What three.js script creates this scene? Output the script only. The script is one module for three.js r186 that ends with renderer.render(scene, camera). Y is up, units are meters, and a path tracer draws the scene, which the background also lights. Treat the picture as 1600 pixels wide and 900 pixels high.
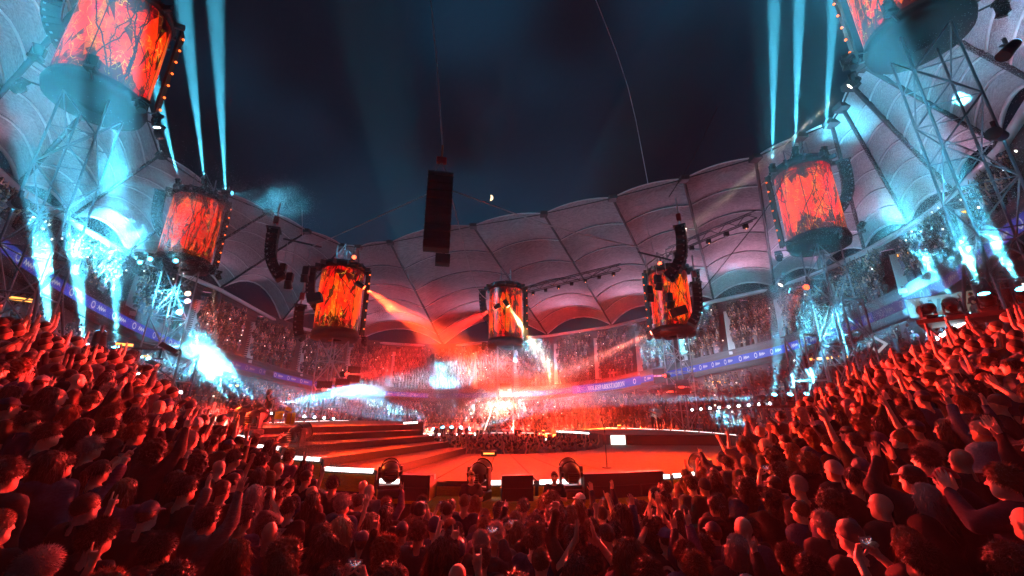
import * as THREE from 'three';
import { mergeGeometries } from 'three/addons/utils/BufferGeometryUtils.js';
import { RoundedBoxGeometry } from 'three/addons/geometries/RoundedBoxGeometry.js';

// ---------- camera, sky, moonlight, exposure, haze ----------
const scene = new THREE.Scene();
const EYE = 3.3;
const camera = new THREE.PerspectiveCamera(72, 1600 / 900, 0.1, 1500);
camera.position.set(0, EYE, 0);
camera.rotation.set(THREE.MathUtils.degToRad(17.476), 0, 0);
const renderer = new THREE.WebGLRenderer({ antialias: true });
renderer.toneMapping = THREE.LinearToneMapping;
renderer.toneMappingExposure = 1.15;
renderer.shadowMap.enabled = true;
{ // night sky: navy air with broad dim wisps
  const h3 = (x, y, z) => { let h = Math.imul(x, 374761393) ^ Math.imul(y, 668265263) ^ Math.imul(z, 1013904223); h = Math.imul(h ^ (h >>> 13), 1274126177); return ((h ^ (h >>> 16)) >>> 0) / 4294967296; };
  const n3 = (x, y, z) => { const X = Math.floor(x), Y = Math.floor(y), Z = Math.floor(z), f = (t) => t * t * (3 - 2 * t), u = f(x - X), v = f(y - Y), w = f(z - Z); let s = 0; for (let i = 0; i < 8; i++) s += h3(X + (i & 1), Y + ((i >> 1) & 1), Z + (i >> 2)) * ((i & 1) ? u : 1 - u) * (((i >> 1) & 1) ? v : 1 - v) * ((i >> 2) ? w : 1 - w); return s; };
  const fbm0 = (x, y, z) => n3(x, y, z) * 0.5 + n3(x * 2.1, y * 2.1, z * 2.1) * 0.3 + n3(x * 4.3, y * 4.3, z * 4.3) * 0.2, sstep01 = (t) => { const q = Math.min(1, Math.max(0, (t - 0.36) / 0.36)); return q * q * (3 - 2 * q); };
  const W = 256, H = 128, data = new Float32Array(W * H * 4);
  for (let j = 0; j < H; j++) for (let i = 0; i < W; i++) {
    const u = i / W * Math.PI * 2, v = (j + 0.5) / H * Math.PI - Math.PI / 2;
    const x = Math.cos(v) * Math.cos(u), y = Math.sin(v), z = Math.cos(v) * Math.sin(u);
    const n = 0.5 + 0.25 * Math.sin(3.1 * x + 2.2 * z + 1.3 * Math.sin(4 * y + 2 * x)) + 0.25 * Math.sin(5.3 * z - 3.7 * x + 2 * Math.sin(6 * x + 3 * y));
    const k = (j * W + i) * 4;
    const w = sstep01(fbm0(x * 2.3 + 5, y * 2.3, z * 2.3)) * 0.75 + n * n * 0.25;
    data[k] = 0.0012 + 0.002 * w; data[k + 1] = 0.0025 + 0.022 * w; data[k + 2] = 0.006 + 0.046 * w; data[k + 3] = 1;
  }
  const t = new THREE.DataTexture(data, W, H, THREE.RGBAFormat, THREE.FloatType);
  t.mapping = THREE.EquirectangularReflectionMapping; t.magFilter = THREE.LinearFilter; t.needsUpdate = true;
  scene.background = t; scene.environment = t;
}
const moonlight = new THREE.DirectionalLight(0xffe2c0, 0.02);
moonlight.position.set(-18.6, 178, -299); moonlight.castShadow = true; scene.add(moonlight);
scene.fog = new THREE.FogExp2(0xffffff, 0.0008);

// ---------- helpers ----------
let seed = 7;
const rnd = () => { seed = (seed + 0x6d2b79f5) | 0; let t = Math.imul(seed ^ (seed >>> 15), 1 | seed); t = (t + Math.imul(t ^ (t >>> 7), 61 | t)) ^ t; return ((t ^ (t >>> 14)) >>> 0) / 4294967296; };
const R = (a, b) => a + (b - a) * rnd(), pick = (a) => a[Math.floor(rnd() * a.length)];
const V = (x, y, z) => new THREE.Vector3(x, y, z), DEG = Math.PI / 180;
const clamp = (x, a, b) => Math.min(b, Math.max(a, x)), sstep = (a, b, x) => { const t = clamp((x - a) / (b - a), 0, 1); return t * t * (3 - 2 * t); };
const mixn = (a, b, t) => a + (b - a) * t;
const taken = {};
const numbered = (n) => { taken[n] = (taken[n] ?? -1) + 1; return taken[n] ? `${n}_${String(taken[n]).padStart(3, '0')}` : n; };
function tag(o, label, category, group, kind) {
  if (label) o.userData.label = label; if (category) o.userData.category = category;
  if (group) o.userData.group = group; if (kind) o.userData.kind = kind; return o;
}
function mesh(name, geo, m, parent) {
  const o = new THREE.Mesh(geo, m); o.castShadow = o.receiveShadow = true;
  o.name = parent ? name : numbered(name); (parent ?? scene).add(o); return o;
}
function thing(name, label, category, pos = [0, 0, 0], turn = 0, group) {
  const o = new THREE.Group(); o.name = numbered(name); o.position.set(...pos); o.rotation.y = turn; scene.add(o);
  return tag(o, label, category, group);
}
const mat = (r, g, b, rough = 0.7, metal = 0, extra = {}) => { const m = new THREE.MeshStandardMaterial({ roughness: rough, metalness: metal, side: THREE.DoubleSide, ...extra }); m.color.setRGB(r, g, b); return m; };
const glow = (r, g, b, k = 1) => { const m = mat(0.02, 0.02, 0.02, 0.5); m.emissive.setRGB(r, g, b); m.emissiveIntensity = k; return m; };
const box = (w, h, d, x = 0, y = 0, z = 0, r = 0) => { const g = r ? new RoundedBoxGeometry(w, h, d, 2, r) : new THREE.BoxGeometry(w, h, d); return g.translate(x, y, z); };
const rod = (a, b, r, seg = 8, r2 = r) => {
  const d = b.clone().sub(a), g = new THREE.CylinderGeometry(r2, r, d.length(), seg, 1);
  return g.applyQuaternion(new THREE.Quaternion().setFromUnitVectors(V(0, 1, 0), d.normalize())).translate((a.x + b.x) / 2, (a.y + b.y) / 2, (a.z + b.z) / 2);
};
const unitRod = new THREE.CylinderGeometry(1, 1, 1, 6, 1);
function bar(name, a, b, r, m, parent) { // a round bar that shares one geometry
  const o = mesh(name, unitRod, m, parent), d = b.clone().sub(a), l = d.length();
  o.position.copy(a).add(b).multiplyScalar(0.5); o.quaternion.setFromUnitVectors(V(0, 1, 0), d.divideScalar(l)); o.scale.set(r, l, r); return o;
}
const join = (list) => mergeGeometries(list.map((g) => { const h = g.index ? g.toNonIndexed() : g; for (const k of Object.keys(h.attributes)) if (!['position', 'normal', 'uv'].includes(k)) h.deleteAttribute(k); return h; }));
const quadGrid = (n, m, f) => { // a sheet of n by m cells through f(u, v) -> [x, y, z]
  const p = [], uv = [], idx = [];
  for (let j = 0; j <= m; j++) for (let i = 0; i <= n; i++) { p.push(...f(i / n, j / m)); uv.push(i / n, j / m); }
  for (let j = 0; j < m; j++) for (let i = 0; i < n; i++) { const a = j * (n + 1) + i, b = a + 1, c = a + n + 1, d = c + 1; idx.push(a, b, d, a, d, c); }
  const g = new THREE.BufferGeometry(); g.setAttribute('position', new THREE.Float32BufferAttribute(p, 3)); g.setAttribute('uv', new THREE.Float32BufferAttribute(uv, 2)); g.setIndex(idx); g.computeVertexNormals(); return g;
};
// value noise
const hash3 = (x, y, z) => { let h = Math.imul(x, 374761393) ^ Math.imul(y, 668265263) ^ Math.imul(z, 2147483647 ^ 0x5bd1e995); h = Math.imul(h ^ (h >>> 13), 1274126177); return ((h ^ (h >>> 16)) >>> 0) / 4294967296; };
function noise(x, y, z) {
  const X = Math.floor(x), Y = Math.floor(y), Z = Math.floor(z), f = (t) => t * t * (3 - 2 * t), u = f(x - X), v = f(y - Y), w = f(z - Z);
  const L = (a, b, t) => a + (b - a) * t;
  return L(L(L(hash3(X, Y, Z), hash3(X + 1, Y, Z), u), L(hash3(X, Y + 1, Z), hash3(X + 1, Y + 1, Z), u), v), L(L(hash3(X, Y, Z + 1), hash3(X + 1, Y, Z + 1), u), L(hash3(X, Y + 1, Z + 1), hash3(X + 1, Y + 1, Z + 1), u), v), w);
}
const fbm = (x, y, z, o = 4) => { let s = 0, a = 0.5, t = 0; for (let i = 0; i < o; i++) { s += a * noise(x, y, z); t += a; a *= 0.5; x *= 2.03; y *= 2.03; z *= 2.03; } return s / t; };
function greyTexture(size, f, rep = 1) { // a repeating grey DataTexture from f(u, v) in 0..1
  const d = new Uint8Array(size * size * 4);
  for (let j = 0; j < size; j++) for (let i = 0; i < size; i++) { const v = clamp(f(i / size, j / size), 0, 1) * 255; d.set([v, v, v, 255], (j * size + i) * 4); }
  const t = new THREE.DataTexture(d, size, size); t.wrapS = t.wrapT = THREE.RepeatWrapping; t.magFilter = THREE.LinearFilter; t.repeat.set(rep, rep); t.needsUpdate = true; return t;
}
// noise that repeats over the unit square
const tile = (u, v, f, o = 4) => { const a = u * Math.PI * 2, b = v * Math.PI * 2; return fbm(10 + f * Math.cos(a) / 6.283, 20 + f * Math.sin(a) / 6.283 + f * Math.cos(b) / 6.283, 30 + f * Math.sin(b) / 6.283, o); };
const grainTex = greyTexture(256, (u, v) => 0.35 + 0.65 * tile(u, v, 40, 4));
const fineTex = greyTexture(256, (u, v) => 0.2 + 0.8 * hash3(Math.floor(u * 256), Math.floor(v * 256), 3) * (0.5 + tile(u, v, 30, 3)));

// shared materials
const M = {
  black: mat(0.012, 0.012, 0.014, 0.55), plastic: mat(0.02, 0.02, 0.022, 0.4), cabinet: mat(0.018, 0.018, 0.02, 0.65, 0, { bumpMap: fineTex, bumpScale: 0.002 }), grille: mat(0.03, 0.03, 0.033, 0.5, 0.6),
  steel: mat(0.3, 0.31, 0.33, 0.42, 0.85), darkSteel: mat(0.12, 0.12, 0.13, 0.5, 0.8), concrete: mat(0.16, 0.155, 0.15, 0.9, 0, { map: grainTex, bumpMap: grainTex, bumpScale: 0.01 }),
  deck: mat(0.26, 0.15, 0.1, 0.85, 0, { map: grainTex, bumpMap: fineTex, bumpScale: 0.001 }), fascia: mat(0.03, 0.028, 0.03, 0.7), yellow: mat(0.62, 0.42, 0.02, 0.55, 0, { map: grainTex }),
  membrane: mat(0.6, 0.55, 0.57, 0.8, 0, { map: grainTex }), rib: mat(0.7, 0.68, 0.68, 0.5), cable: mat(0.04, 0.04, 0.045, 0.6), rope: mat(0.5, 0.5, 0.5, 0.5),
};
// ---------- the ground: floor round the stage, rising towards the camera and to both sides ----------
const SX = -0.8, SZ = -27.2, R_OUT = 14.5, R_IN = 6.5;
const headY = (x, z) => { // height of standing heads over the floor
  const s = Math.hypot(x - SX, z - SZ) - R_OUT;
  return EYE - 1.6 + 0.3 * sstep(3, 10.5, s) + 0.37 * Math.max(0, Math.min(Math.abs(x), 12.6) - 2.4) * clamp((z + 27.5) / 17, 0, 1);
};
const groundY = (x, z) => { const drop = sstep(17.5, 18.2, Math.abs(x)), y = headY(x, z) - 1.7; return y * (1 - drop); };
{
  const g = quadGrid(150, 150, (u, v) => { const x = -75 + 150 * u, z = -125 + 150 * v; return [x, groundY(x, z), z]; });
  const p = g.attributes.position, uv = g.attributes.uv;
  for (let i = 0; i < p.count; i++) uv.setXY(i, p.getX(i) / 3, p.getZ(i) / 3);
  tag(mesh('ground', g, M.concrete), 'grey concrete arena floor under the crowd', 'floor', null, 'structure');
}
// ---------- the stadium bowl: stations [azimuth, distance of roof edge, distance of LED ribbon, height of ribbon over the eye] ----------
const ST = [[-66, 36.2, 29, 8.5], [-61, 39.1, 31.3, 9.19], [-56, 45.1, 36.1, 10.01], [-51, 52.2, 41.7, 9], [-46, 58.6, 46.8, 7.89], [-41, 64.8, 51.9, 6.72], [-36, 74.2, 59.4, 5.97], [-31, 86.1, 68.9, 5.52], [-26, 96.1, 76.9, 4.7], [-21, 102.5, 82, 3.87], [-16, 105.2, 84.2, 3.57], [-11, 105, 84, 3.22], [-6, 101.8, 81.4, 3.27], [-1, 96.6, 77.3, 3.28], [4, 91.3, 73.1, 3.31], [9, 86.5, 69.2, 3.72], [14, 81.7, 65.4, 4.07], [19, 76.7, 61.4, 4.79], [24, 71.8, 57.4, 5.4], [29, 67.9, 54.3, 5.97], [34, 64.7, 51.8, 6.5], [39, 60.6, 48.5, 7.25], [44, 55.1, 44.1, 7.91], [49, 48.7, 39, 8.43], [54, 41.3, 33, 9.31], [59, 35.1, 28.1, 9.64], [66, 29, 23, 9.8]];
const station = (az, k) => { let i = 0; while (i < ST.length - 2 && ST[i + 1][0] < az) i++; const a = ST[i], b = ST[i + 1], t = clamp((az - a[0]) / (b[0] - a[0]), 0, 1); return mixn(a[k], b[k], t); };
const polar = (az, d, y) => [d * Math.sin(az * DEG), y, -d * Math.cos(az * DEG)];
const A0 = -66, A1 = 66, TOPY = EYE + 17;
// points of the tiers: t = 0 at the front row, 1 at the back row
const upper = (az, t) => { const d = station(az, 1), r = station(az, 2) + 0.6, h = EYE + station(az, 3) + 0.9; return polar(az, mixn(r, d - 0.5, t), mixn(h, TOPY - 2.2, t)); };
const lower = (az, t) => { const r = station(az, 2), h = EYE + station(az, 3) - 2.6; return polar(az, mixn(r * 0.72, r + 1, t), mixn(0.9, h, t)); };
const standMat = mat(0.09, 0.09, 0.1, 0.9, 0, { map: grainTex }), wallMat = mat(0.14, 0.14, 0.15, 0.85, 0, { map: grainTex });
function terraces(f, rows, parent) { // stepped rows
  for (let j = 0; j < rows; j++) {
    mesh('terrace_step', quadGrid(66, 2, (u, v) => { const az = mixn(A0, A1, u), a = f(az, j / rows), b = f(az, (j + 1) / rows); return v < 0.25 ? [a[0], a[1] - (b[1] - a[1]), a[2]] : v < 0.75 ? a : [b[0], a[1], b[2]]; }), standMat, parent);
  }
}
{
  const up = thing('upper_tier', 'raked upper stand packed with spectators under the roof', 'stand');
  terraces(upper, 22, up);
  mesh('back_wall', quadGrid(66, 1, (u, v) => { const az = mixn(A0, A1, u), d = station(az, 1); return polar(az, d + 0.3, mixn(TOPY - 3, TOPY + 0.2, v)); }), wallMat, up);
  mesh('front_wall', quadGrid(66, 3, (u, v) => { const az = mixn(A0, A1, u), r = station(az, 2), h = EYE + station(az, 3); const s = [[0.45, 1.3], [0.1, 1.3], [0.1, -0.9], [2.5, -0.9]][Math.round(v * 3)]; return polar(az, r + s[0], h + s[1]); }), wallMat, up);
  for (let az = -62; az <= 62; az += 5.7) { // stair aisles
    const w = 0.55 / (station(az, 1) * DEG) ;
    const g = [];
    for (let k = 0; k < 22; k++) { const p = upper(az, (k + 0.5) / 22), b = box(1.1, 0.35, 1.3); b.rotateY(-az * DEG); b.translate(p[0], p[1] - 0.22, p[2]); g.push(b); }
    mesh('stair_aisle', join(g), M.aisle ??= mat(0.5, 0.5, 0.5, 0.8), up);
  }
  const lo = thing('lower_tier', 'shadowed lower stand of spectators beneath the blue ribbon board', 'stand');
  terraces(lower, 12, lo);
  mesh('front_wall', quadGrid(66, 1, (u, v) => { const az = mixn(A0, A1, u), p = lower(az, 0); return [p[0], mixn(-0.5, p[1] + 0.3, v), p[2]]; }), wallMat, lo);
  mesh('back_wall', quadGrid(66, 1, (u, v) => { const az = mixn(A0, A1, u), r = station(az, 2), h = EYE + station(az, 3); return polar(az, r + 2.4, mixn(h - 4, h - 0.8, v)); }), wallMat, lo);
}
// LED ribbon board along the front of the upper tier, in panels
{
  const rb = thing('ribbon_board', 'long blue LED ribbon board with white lettering along the upper stand', 'display');
  const canvas = (f, w = 1024, h = 64) => { const c = document.createElement('canvas'); c.width = w; c.height = h; const x = c.getContext('2d'); f(x, w, h); const t = new THREE.CanvasTexture(c); t.colorSpace = THREE.SRGBColorSpace; return t; };
  const paint = (words) => canvas((x, w, h) => {
    x.fillStyle = '#1a48d0'; x.fillRect(0, 0, w, h); x.fillStyle = '#e8f2ff'; x.strokeStyle = '#e8f2ff'; x.lineWidth = 7;
    if (words) { x.font = 'bold 50px serif'; x.textAlign = 'center'; x.textBaseline = 'middle'; x.fillText(words, w / 2, h / 2 + 2); for (const q of [90, w - 90]) { x.beginPath(); x.arc(q, h / 2, 17, 0, 7); x.stroke(); } } else for (let i = 0; i < 4; i++) {
      const q = 110 + i * 250; x.beginPath(); x.arc(q, h / 2, 19, 0, 7); x.stroke(); x.beginPath(); for (let k = 0; k < 9; k++) x.lineTo(q + 55 + k * 11, h / 2 + (k % 2 ? -13 : 13) * (1 - k * 0.07)); x.stroke();
    }
  });
  const logo = paint(), text = paint('VOLKSPARKSTADION');
  const panelMat = (t, k) => { const m = mat(0.01, 0.01, 0.02, 0.4); m.emissive.setRGB(1, 1, 1); m.emissiveMap = t; m.emissiveIntensity = k; return m; };
  const edges = [-66, -58, -50, -43, -37, -31, -25, -18, -11, -4, 3, 8.4, 17.6, 23, 29, 36, 43, 50, 58, 66];
  for (let i = 0; i < edges.length - 1; i++) {
    const isText = i === 11;
    mesh('led_panel', quadGrid(8, 1, (u, v) => { const az = mixn(edges[i], edges[i + 1], u) , r = station(az, 2), h = EYE + station(az, 3), s = isText ? 0.62 : 0.42; return polar(az, r - 0.02, h + mixn(-s, s, v)); }), panelMat(isText ? text : logo, 0.7 * (isText ? 0.9 : [0.35, 0.5, 0.8, 0.7, 0.25, 0.5, 0.9, 0.5, 0.25, 0.3, 0.5, 0.8, 0.8, 0.9, 1.0, 0.4, 0.12, 0.5, 0.6][i])), rb);
  }
}
// small warm lamps under the ribbon, along the concourse
for (const [az, dy, w] of [[-57.5, -2, 1.4], [-52, -2.2, 1.2], [-44.5, -1.9, 1.2], [-43, -2.3, 1.3], [-34.5, -2.6, 1.4], [-33, -2.7, 1.4], [-15, -2.9, 2], [-12.5, -2.9, 2], [-3, -2.5, 1.6], [8, -2.5, 2], [27, -2.2, 1.5], [37.5, -2, 1.6], [39.5, -2.4, 1.4], [47, 5, 1.2], [52.5, 4.5, 1.2]]) {
  const r = station(az, 2) - 0.05, p = polar(az, dy > 0 ? r + 6 : r - 0.3, EYE + station(az, 3) + dy);
  const t = thing('concourse_lamp', `amber concourse lamp ${dy > 0 ? 'among the upper stand seats' : 'below the ribbon board'}`, 'lamp', p, -az * DEG, 'amber lamps along the concourse');
  mesh('lamp_housing', box(w + 0.1, 0.34, 0.15, 0, 0, -0.1), M.black, t); mesh('lamp_lens', box(w, 0.22, 0.06, 0, 0, 0.02), M.amber ??= glow(1, 0.42, 0.08, 2.2), t);
}
// ---------- the roof: bays of white membrane between dark radial girders ----------
const INNER = [[-23, -13.8], [-24.6, -17], [-27.7, -22.4], [-34.2, -32.8], [-33.8, -39.1], [-30.4, -44.3], [-28.3, -49.8], [-25.4, -54.8], [-23.2, -55.3], [-17.9, -53.6], [-5.2, -48.2], [4, -44.8], [11.7, -40.9], [18.4, -37], [23.9, -33.3], [26.1, -30.2], [27.6, -28.4], [27, -26.5], [25.9, -24.2], [25.2, -22.4], [23.8, -18.2], [21.9, -14.7]];
const OUTER = [[-31.6, -16.7], [-35.2, -21.3], [-38.7, -27.2], [-40.3, -32.6], [-42.8, -40.9], [-41.6, -46.1], [-41.6, -54], [-45.2, -76.1], [-37.9, -97.1], [-18.3, -104.9], [8, -89.5], [20.2, -79.1], [27.6, -67.9], [31.7, -60], [37.1, -53.4], [38.4, -46.5], [38.4, -40], [37.5, -33.9], [35.6, -28.2], [32.3, -22.2], [28.4, -17.1], [24.7, -12.9]];
{
  const roof = thing('stadium_roof', 'pale scalloped membrane roof ringing the stadium in arched bays', 'roof');
  const IY = EYE + 24, OY = EYE + 17.2;
  const pt = (i, u, t) => { const a = INNER[i], b = INNER[i + 1], c = OUTER[i], d = OUTER[i + 1]; return [mixn(mixn(a[0], b[0], u), mixn(c[0], d[0], u), t), mixn(IY, OY, t), mixn(mixn(a[1], b[1], u), mixn(c[1], d[1], u), t)]; };
  const wide = (i, t) => { const a = pt(i, 0, t), b = pt(i, 1, t); return Math.hypot(a[0] - b[0], a[2] - b[2]); };
  for (let i = 0; i < INNER.length - 1; i++) {
    const N = 6, at = (k) => k / N;
    // arch: each rib bows up between the girders; the membrane sags a little between two ribs
    const P = (u, t) => { const p = pt(i, u, t), h = mixn(0.07, 0.17, t) * wide(i, t) * (1 - (2 * u - 1) ** 2), ph = t * N - Math.floor(Math.min(t * N, N - 1e-6)); return [p[0], p[1] + h - 0.22 * Math.sin(Math.PI * ph) * Math.min(1, wide(i, t) / 5), p[2]]; };
    for (let k = 0; k < N; k++) mesh('membrane_panel', quadGrid(10, 6, (u, v) => P(0.01 + 0.98 * u, mixn(at(k) + 0.003, at(k + 1) - 0.003, v))), M.membrane, roof);
    for (let k = 0; k <= N; k++) { const c = new THREE.CatmullRomCurve3([0, 0.2, 0.4, 0.6, 0.8, 1].map((u) => V(...P(u, at(k))).add(V(0, -0.08, 0)))); mesh('arch_rib', new THREE.TubeGeometry(c, 10, k === N ? 0.13 : 0.075, 5), M.rib, roof); }
  }
  for (let i = 0; i < INNER.length; i++) {
    const a = V(INNER[i][0], IY - 0.15, INNER[i][1]), b = V(OUTER[i][0], OY - 0.15, OUTER[i][1]);
    bar('girder', a, b, 0.16, M.cable, roof);
    mesh('edge_shackle', box(0.9, 0.5, 0.9, a.x, a.y, a.z), M.cable, roof);
    if (i && i < INNER.length) bar('edge_cable', V(INNER[i - 1][0], IY - 0.1, INNER[i - 1][1]), a, 0.07, M.cable, roof);
    if (i) bar('eaves_beam', V(OUTER[i - 1][0], OY - 0.5, OUTER[i - 1][1]), b.clone().setY(OY - 0.5), 0.3, M.eaves ??= mat(0.62, 0.62, 0.64, 0.6), roof);
    // columns from the stand back wall up to the roof girders
    mesh('roof_column', rod(V(OUTER[i][0] * 1.02, 0, OUTER[i][1] * 1.02), V(OUTER[i][0] * 1.01, OY, OUTER[i][1] * 1.01), 0.35), M.darkSteel, roof);
  }
}
// ---------- the ring stage ----------
const ring = (phi, r, y) => [SX + r * Math.sin(phi * DEG), y, SZ + r * Math.cos(phi * DEG)];
const deckY = (phi) => { // deck height: flat in front, rising in five steps to the left end, a raised deck on the right
  if (phi < -13 && phi > -120) return 1.4 + 0.26 * Math.min(5, Math.ceil((-13 - phi) / 8));
  if (phi > 84 && phi < 140) return 2.0;
  return 1.4;
};
const stage = thing('ring_stage', 'red lit ring shaped stage with yellow fascia and white edge lights', 'stage');
{
  const cuts = []; for (let p = -180; p < 180; p += 6) cuts.push(p); for (const p of [-13, -21, -29, -37, -45, 84, 140, -120]) cuts.push(p);
  const list = [...new Set(cuts.filter((p) => ![-12, -24, -18, -30, -36, -42, -48].includes(p)))].sort((a, b) => a - b); list.push(180);
  const stripMat = glow(1, 0.93, 0.9, 5);
  for (let i = 0; i < list.length - 1; i++) {
    const a = list[i], b = list[i + 1], y = deckY((a + b) / 2), g = 0.06;
    const panel = quadGrid(4, 1, (u, v) => ring(mixn(a + g, b - g, u), mixn(R_OUT, R_IN, v), y));
    const uv = panel.attributes.uv, pp = panel.attributes.position; for (let k = 0; k < uv.count; k++) uv.setXY(k, pp.getX(k) / 2.5, pp.getZ(k) / 2.5);
    mesh('deck_panel', panel, M.deck, stage);
    mesh('outer_fascia', quadGrid(4, 1, (u, v) => ring(mixn(a, b, u), R_OUT + 0.01, mixn(0, y - 0.03, v))), M.fascia, stage);
    mesh('inner_fascia', quadGrid(4, 1, (u, v) => ring(mixn(a, b, u), R_IN - 0.01, mixn(0, y - 0.03, v))), M.fascia, stage);
    const nxt = i < list.length - 2 ? deckY((list[i + 1] + list[i + 2]) / 2) : deckY((list[0] + list[1]) / 2);
    if (Math.abs(nxt - y) > 0.01) mesh('step_riser', quadGrid(1, 1, (u, v) => ring(b, mixn(R_IN, R_OUT, u), mixn(Math.min(y, nxt), Math.max(y, nxt), v))), M.fascia, stage);
    // yellow band on the outside, at the front and the left
    if (a >= -48 && b <= 50) mesh('yellow_band', quadGrid(4, 1, (u, v) => ring(mixn(a + 0.2, b - 0.2, u), R_OUT + 0.03, mixn(y - 0.62, y - 0.14, v))), M.yellow, stage);
    // low service step round the front, yellow too
    if (a >= -10 && b <= 46) mesh('service_step', quadGrid(4, 2, (u, v) => v < 0.25 ? ring(mixn(a, b, u), R_OUT + 0.75, 0.55) : v < 0.75 ? ring(mixn(a, b, u), R_OUT + 0.75, 1.0) : ring(mixn(a, b, u), R_OUT + 0.02, 1.0)), M.yellow, stage);
    // white LED strip at the lip, broken where boxes stand
    const off = (a > -10 && a < -5) || (a > 10 && a < 16) || (a > 60 && a < 70);
    if (!off) mesh('edge_light_strip', quadGrid(4, 2, (u, v) => { const e = 0.06 * (b - a), q = mixn(a + e, b - e, u); return v < 0.25 ? ring(q, R_OUT + 0.045, y - 0.09) : v < 0.75 ? ring(q, R_OUT + 0.045, y + 0.012) : ring(q, R_OUT - 0.05, y + 0.012); }), stripMat, stage);
    if (Math.abs((a + b) / 2) > 95 && Math.abs(a) > 100 && i % 7 !== 3) mesh('edge_light_strip', quadGrid(4, 1, (u, v) => ring(mixn(a + 0.3, b - 0.3, u), R_IN - 0.03, mixn(y - 0.11, y - 0.01, v))), stripMat, stage);
  }
  // bright face of the raised right deck
  mesh('lit_face_screen', (() => { const s = new THREE.Shape(); s.moveTo(0, 0.02); s.lineTo(1.3, 0.02); s.quadraticCurveTo(1.75, 0.3, 1.3, 0.56); s.lineTo(0, 0.56); const g = new THREE.ExtrudeGeometry(s, { depth: 0.04, bevelEnabled: false }); const p = ring(84, 7.0, 1.4); g.rotateY(-6 * DEG + 0.1); g.translate(p[0], p[1], p[2] + 0.05); return g; })(), glow(1, 0.97, 0.9, 2.0), stage);
}
const toStage = (x, z) => Math.atan2(SX - x, SZ - z); // yaw that turns +z towards the stage centre

// ---------- a moving head lamp: base, yoke and head (> lens) ----------
const headShape = (() => { const g = new THREE.LatheGeometry([[0, -0.2], [0.11, -0.2], [0.17, -0.14], [0.19, 0], [0.17, 0.14], [0.165, 0.24], [0.14, 0.25], [0.14, 0.22], [0, 0.22]].map(([x, y]) => new THREE.Vector2(x, y)), 18); return g.rotateX(Math.PI / 2); })();
const finShape = join([-0.09, -0.045, 0, 0.045, 0.09].map((y) => box(0.2, 0.012, 0.06, 0, y, -0.215)).concat([new THREE.TorusGeometry(0.187, 0.014, 6, 20).translate(0, 0, 0.05), new THREE.TorusGeometry(0.17, 0.016, 6, 20).translate(0, 0, 0.24), box(0.06, 0.1, 0.2, 0.19, 0, -0.02, 0.01), box(0.06, 0.1, 0.2, -0.19, 0, -0.02, 0.01)]));
const lensShape = new THREE.CylinderGeometry(0.138, 0.138, 0.015, 18).rotateX(Math.PI / 2).translate(0, 0, 0.235);
const baseShape = box(0.42, 0.16, 0.34, 0, 0.08, 0, 0.03);
const yokeShape = (() => join([box(0.46, 0.07, 0.16, 0, 0.2, 0, 0.02), box(0.05, 0.4, 0.14, -0.215, 0.38, 0, 0.015), box(0.05, 0.4, 0.14, 0.215, 0.38, 0, 0.015)]))();
const lensDark = mat(0.04, 0.05, 0.06, 0.15);
const lensGlow = {};
const lensOf = (c, k = 6) => { const key = c.join() + k; return lensGlow[key] ??= glow(...c, k); };
function movingHead(parent, p, aim, color, { scale = 1, hang = false, lamp = null, k = 6 } = {}) { // parent null: a thing of its own made by the caller
  const t = new THREE.Group(); t.name = 'moving_head'; t.position.set(...p); t.scale.setScalar(scale); parent.add(t);
  const from = V(...p); if (parent !== scene) { parent.updateWorldMatrix(true, false); from.applyMatrix4(parent.matrixWorld); }
  const inv = parent !== scene ? new THREE.Matrix4().copy(parent.matrixWorld).invert() : new THREE.Matrix4();
  const d = V(...aim).applyMatrix4(inv).sub(V(...p)); t.rotation.y = Math.atan2(d.x, d.z); if (hang) t.rotation.z = Math.PI;
  mesh('lamp_base', baseShape, M.plastic, t); mesh('yoke', yokeShape, M.plastic, t);
  t.updateWorldMatrix(true, true);
  const own = V(...aim).applyMatrix4(new THREE.Matrix4().copy(t.matrixWorld).invert()).sub(V(0, 0.47, 0)).normalize();
  const turn = new THREE.Quaternion().setFromUnitVectors(V(0, 0, 1), own);
  for (const [n, g, m] of [['housing', headShape, M.plastic], ['cooling_fins', finShape, M.grille], ['lens', lensShape, color ? lensOf(color, k) : lensDark]]) { const o = mesh(n, g, m, t); o.position.y = 0.47; o.quaternion.copy(turn); }
  if (lamp && color) spot(own.clone().multiplyScalar(0.29).add(V(0, 0.47, 0)).applyMatrix4(t.matrixWorld), V(...aim), color, lamp[0], lamp[1], lamp[2] ?? 0.5);
  return t;
}
let nSpots = 0;
function spot(from, to, color, intensity, angle, penumbra = 0.5, soft = 3) {
  const l = new THREE.SpotLight(new THREE.Color().setRGB(...color), intensity, 0, angle * DEG, penumbra, 2);
  l.position.copy(from); l.target.position.copy(to); l.castShadow = true; l.shadow.radius = soft; l.name = 'lamp_beam'; scene.add(l, l.target); nSpots++; return l;
}
const CYAN = [0.08, 0.62, 0.95], RED = [1, 0.03, 0.02], ORANGE = [1, 0.13, 0.02], WARM = [1, 0.86, 0.62], PINK = [0.95, 0.46, 0.72], WHITEB = [0.62, 0.86, 1];

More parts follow.
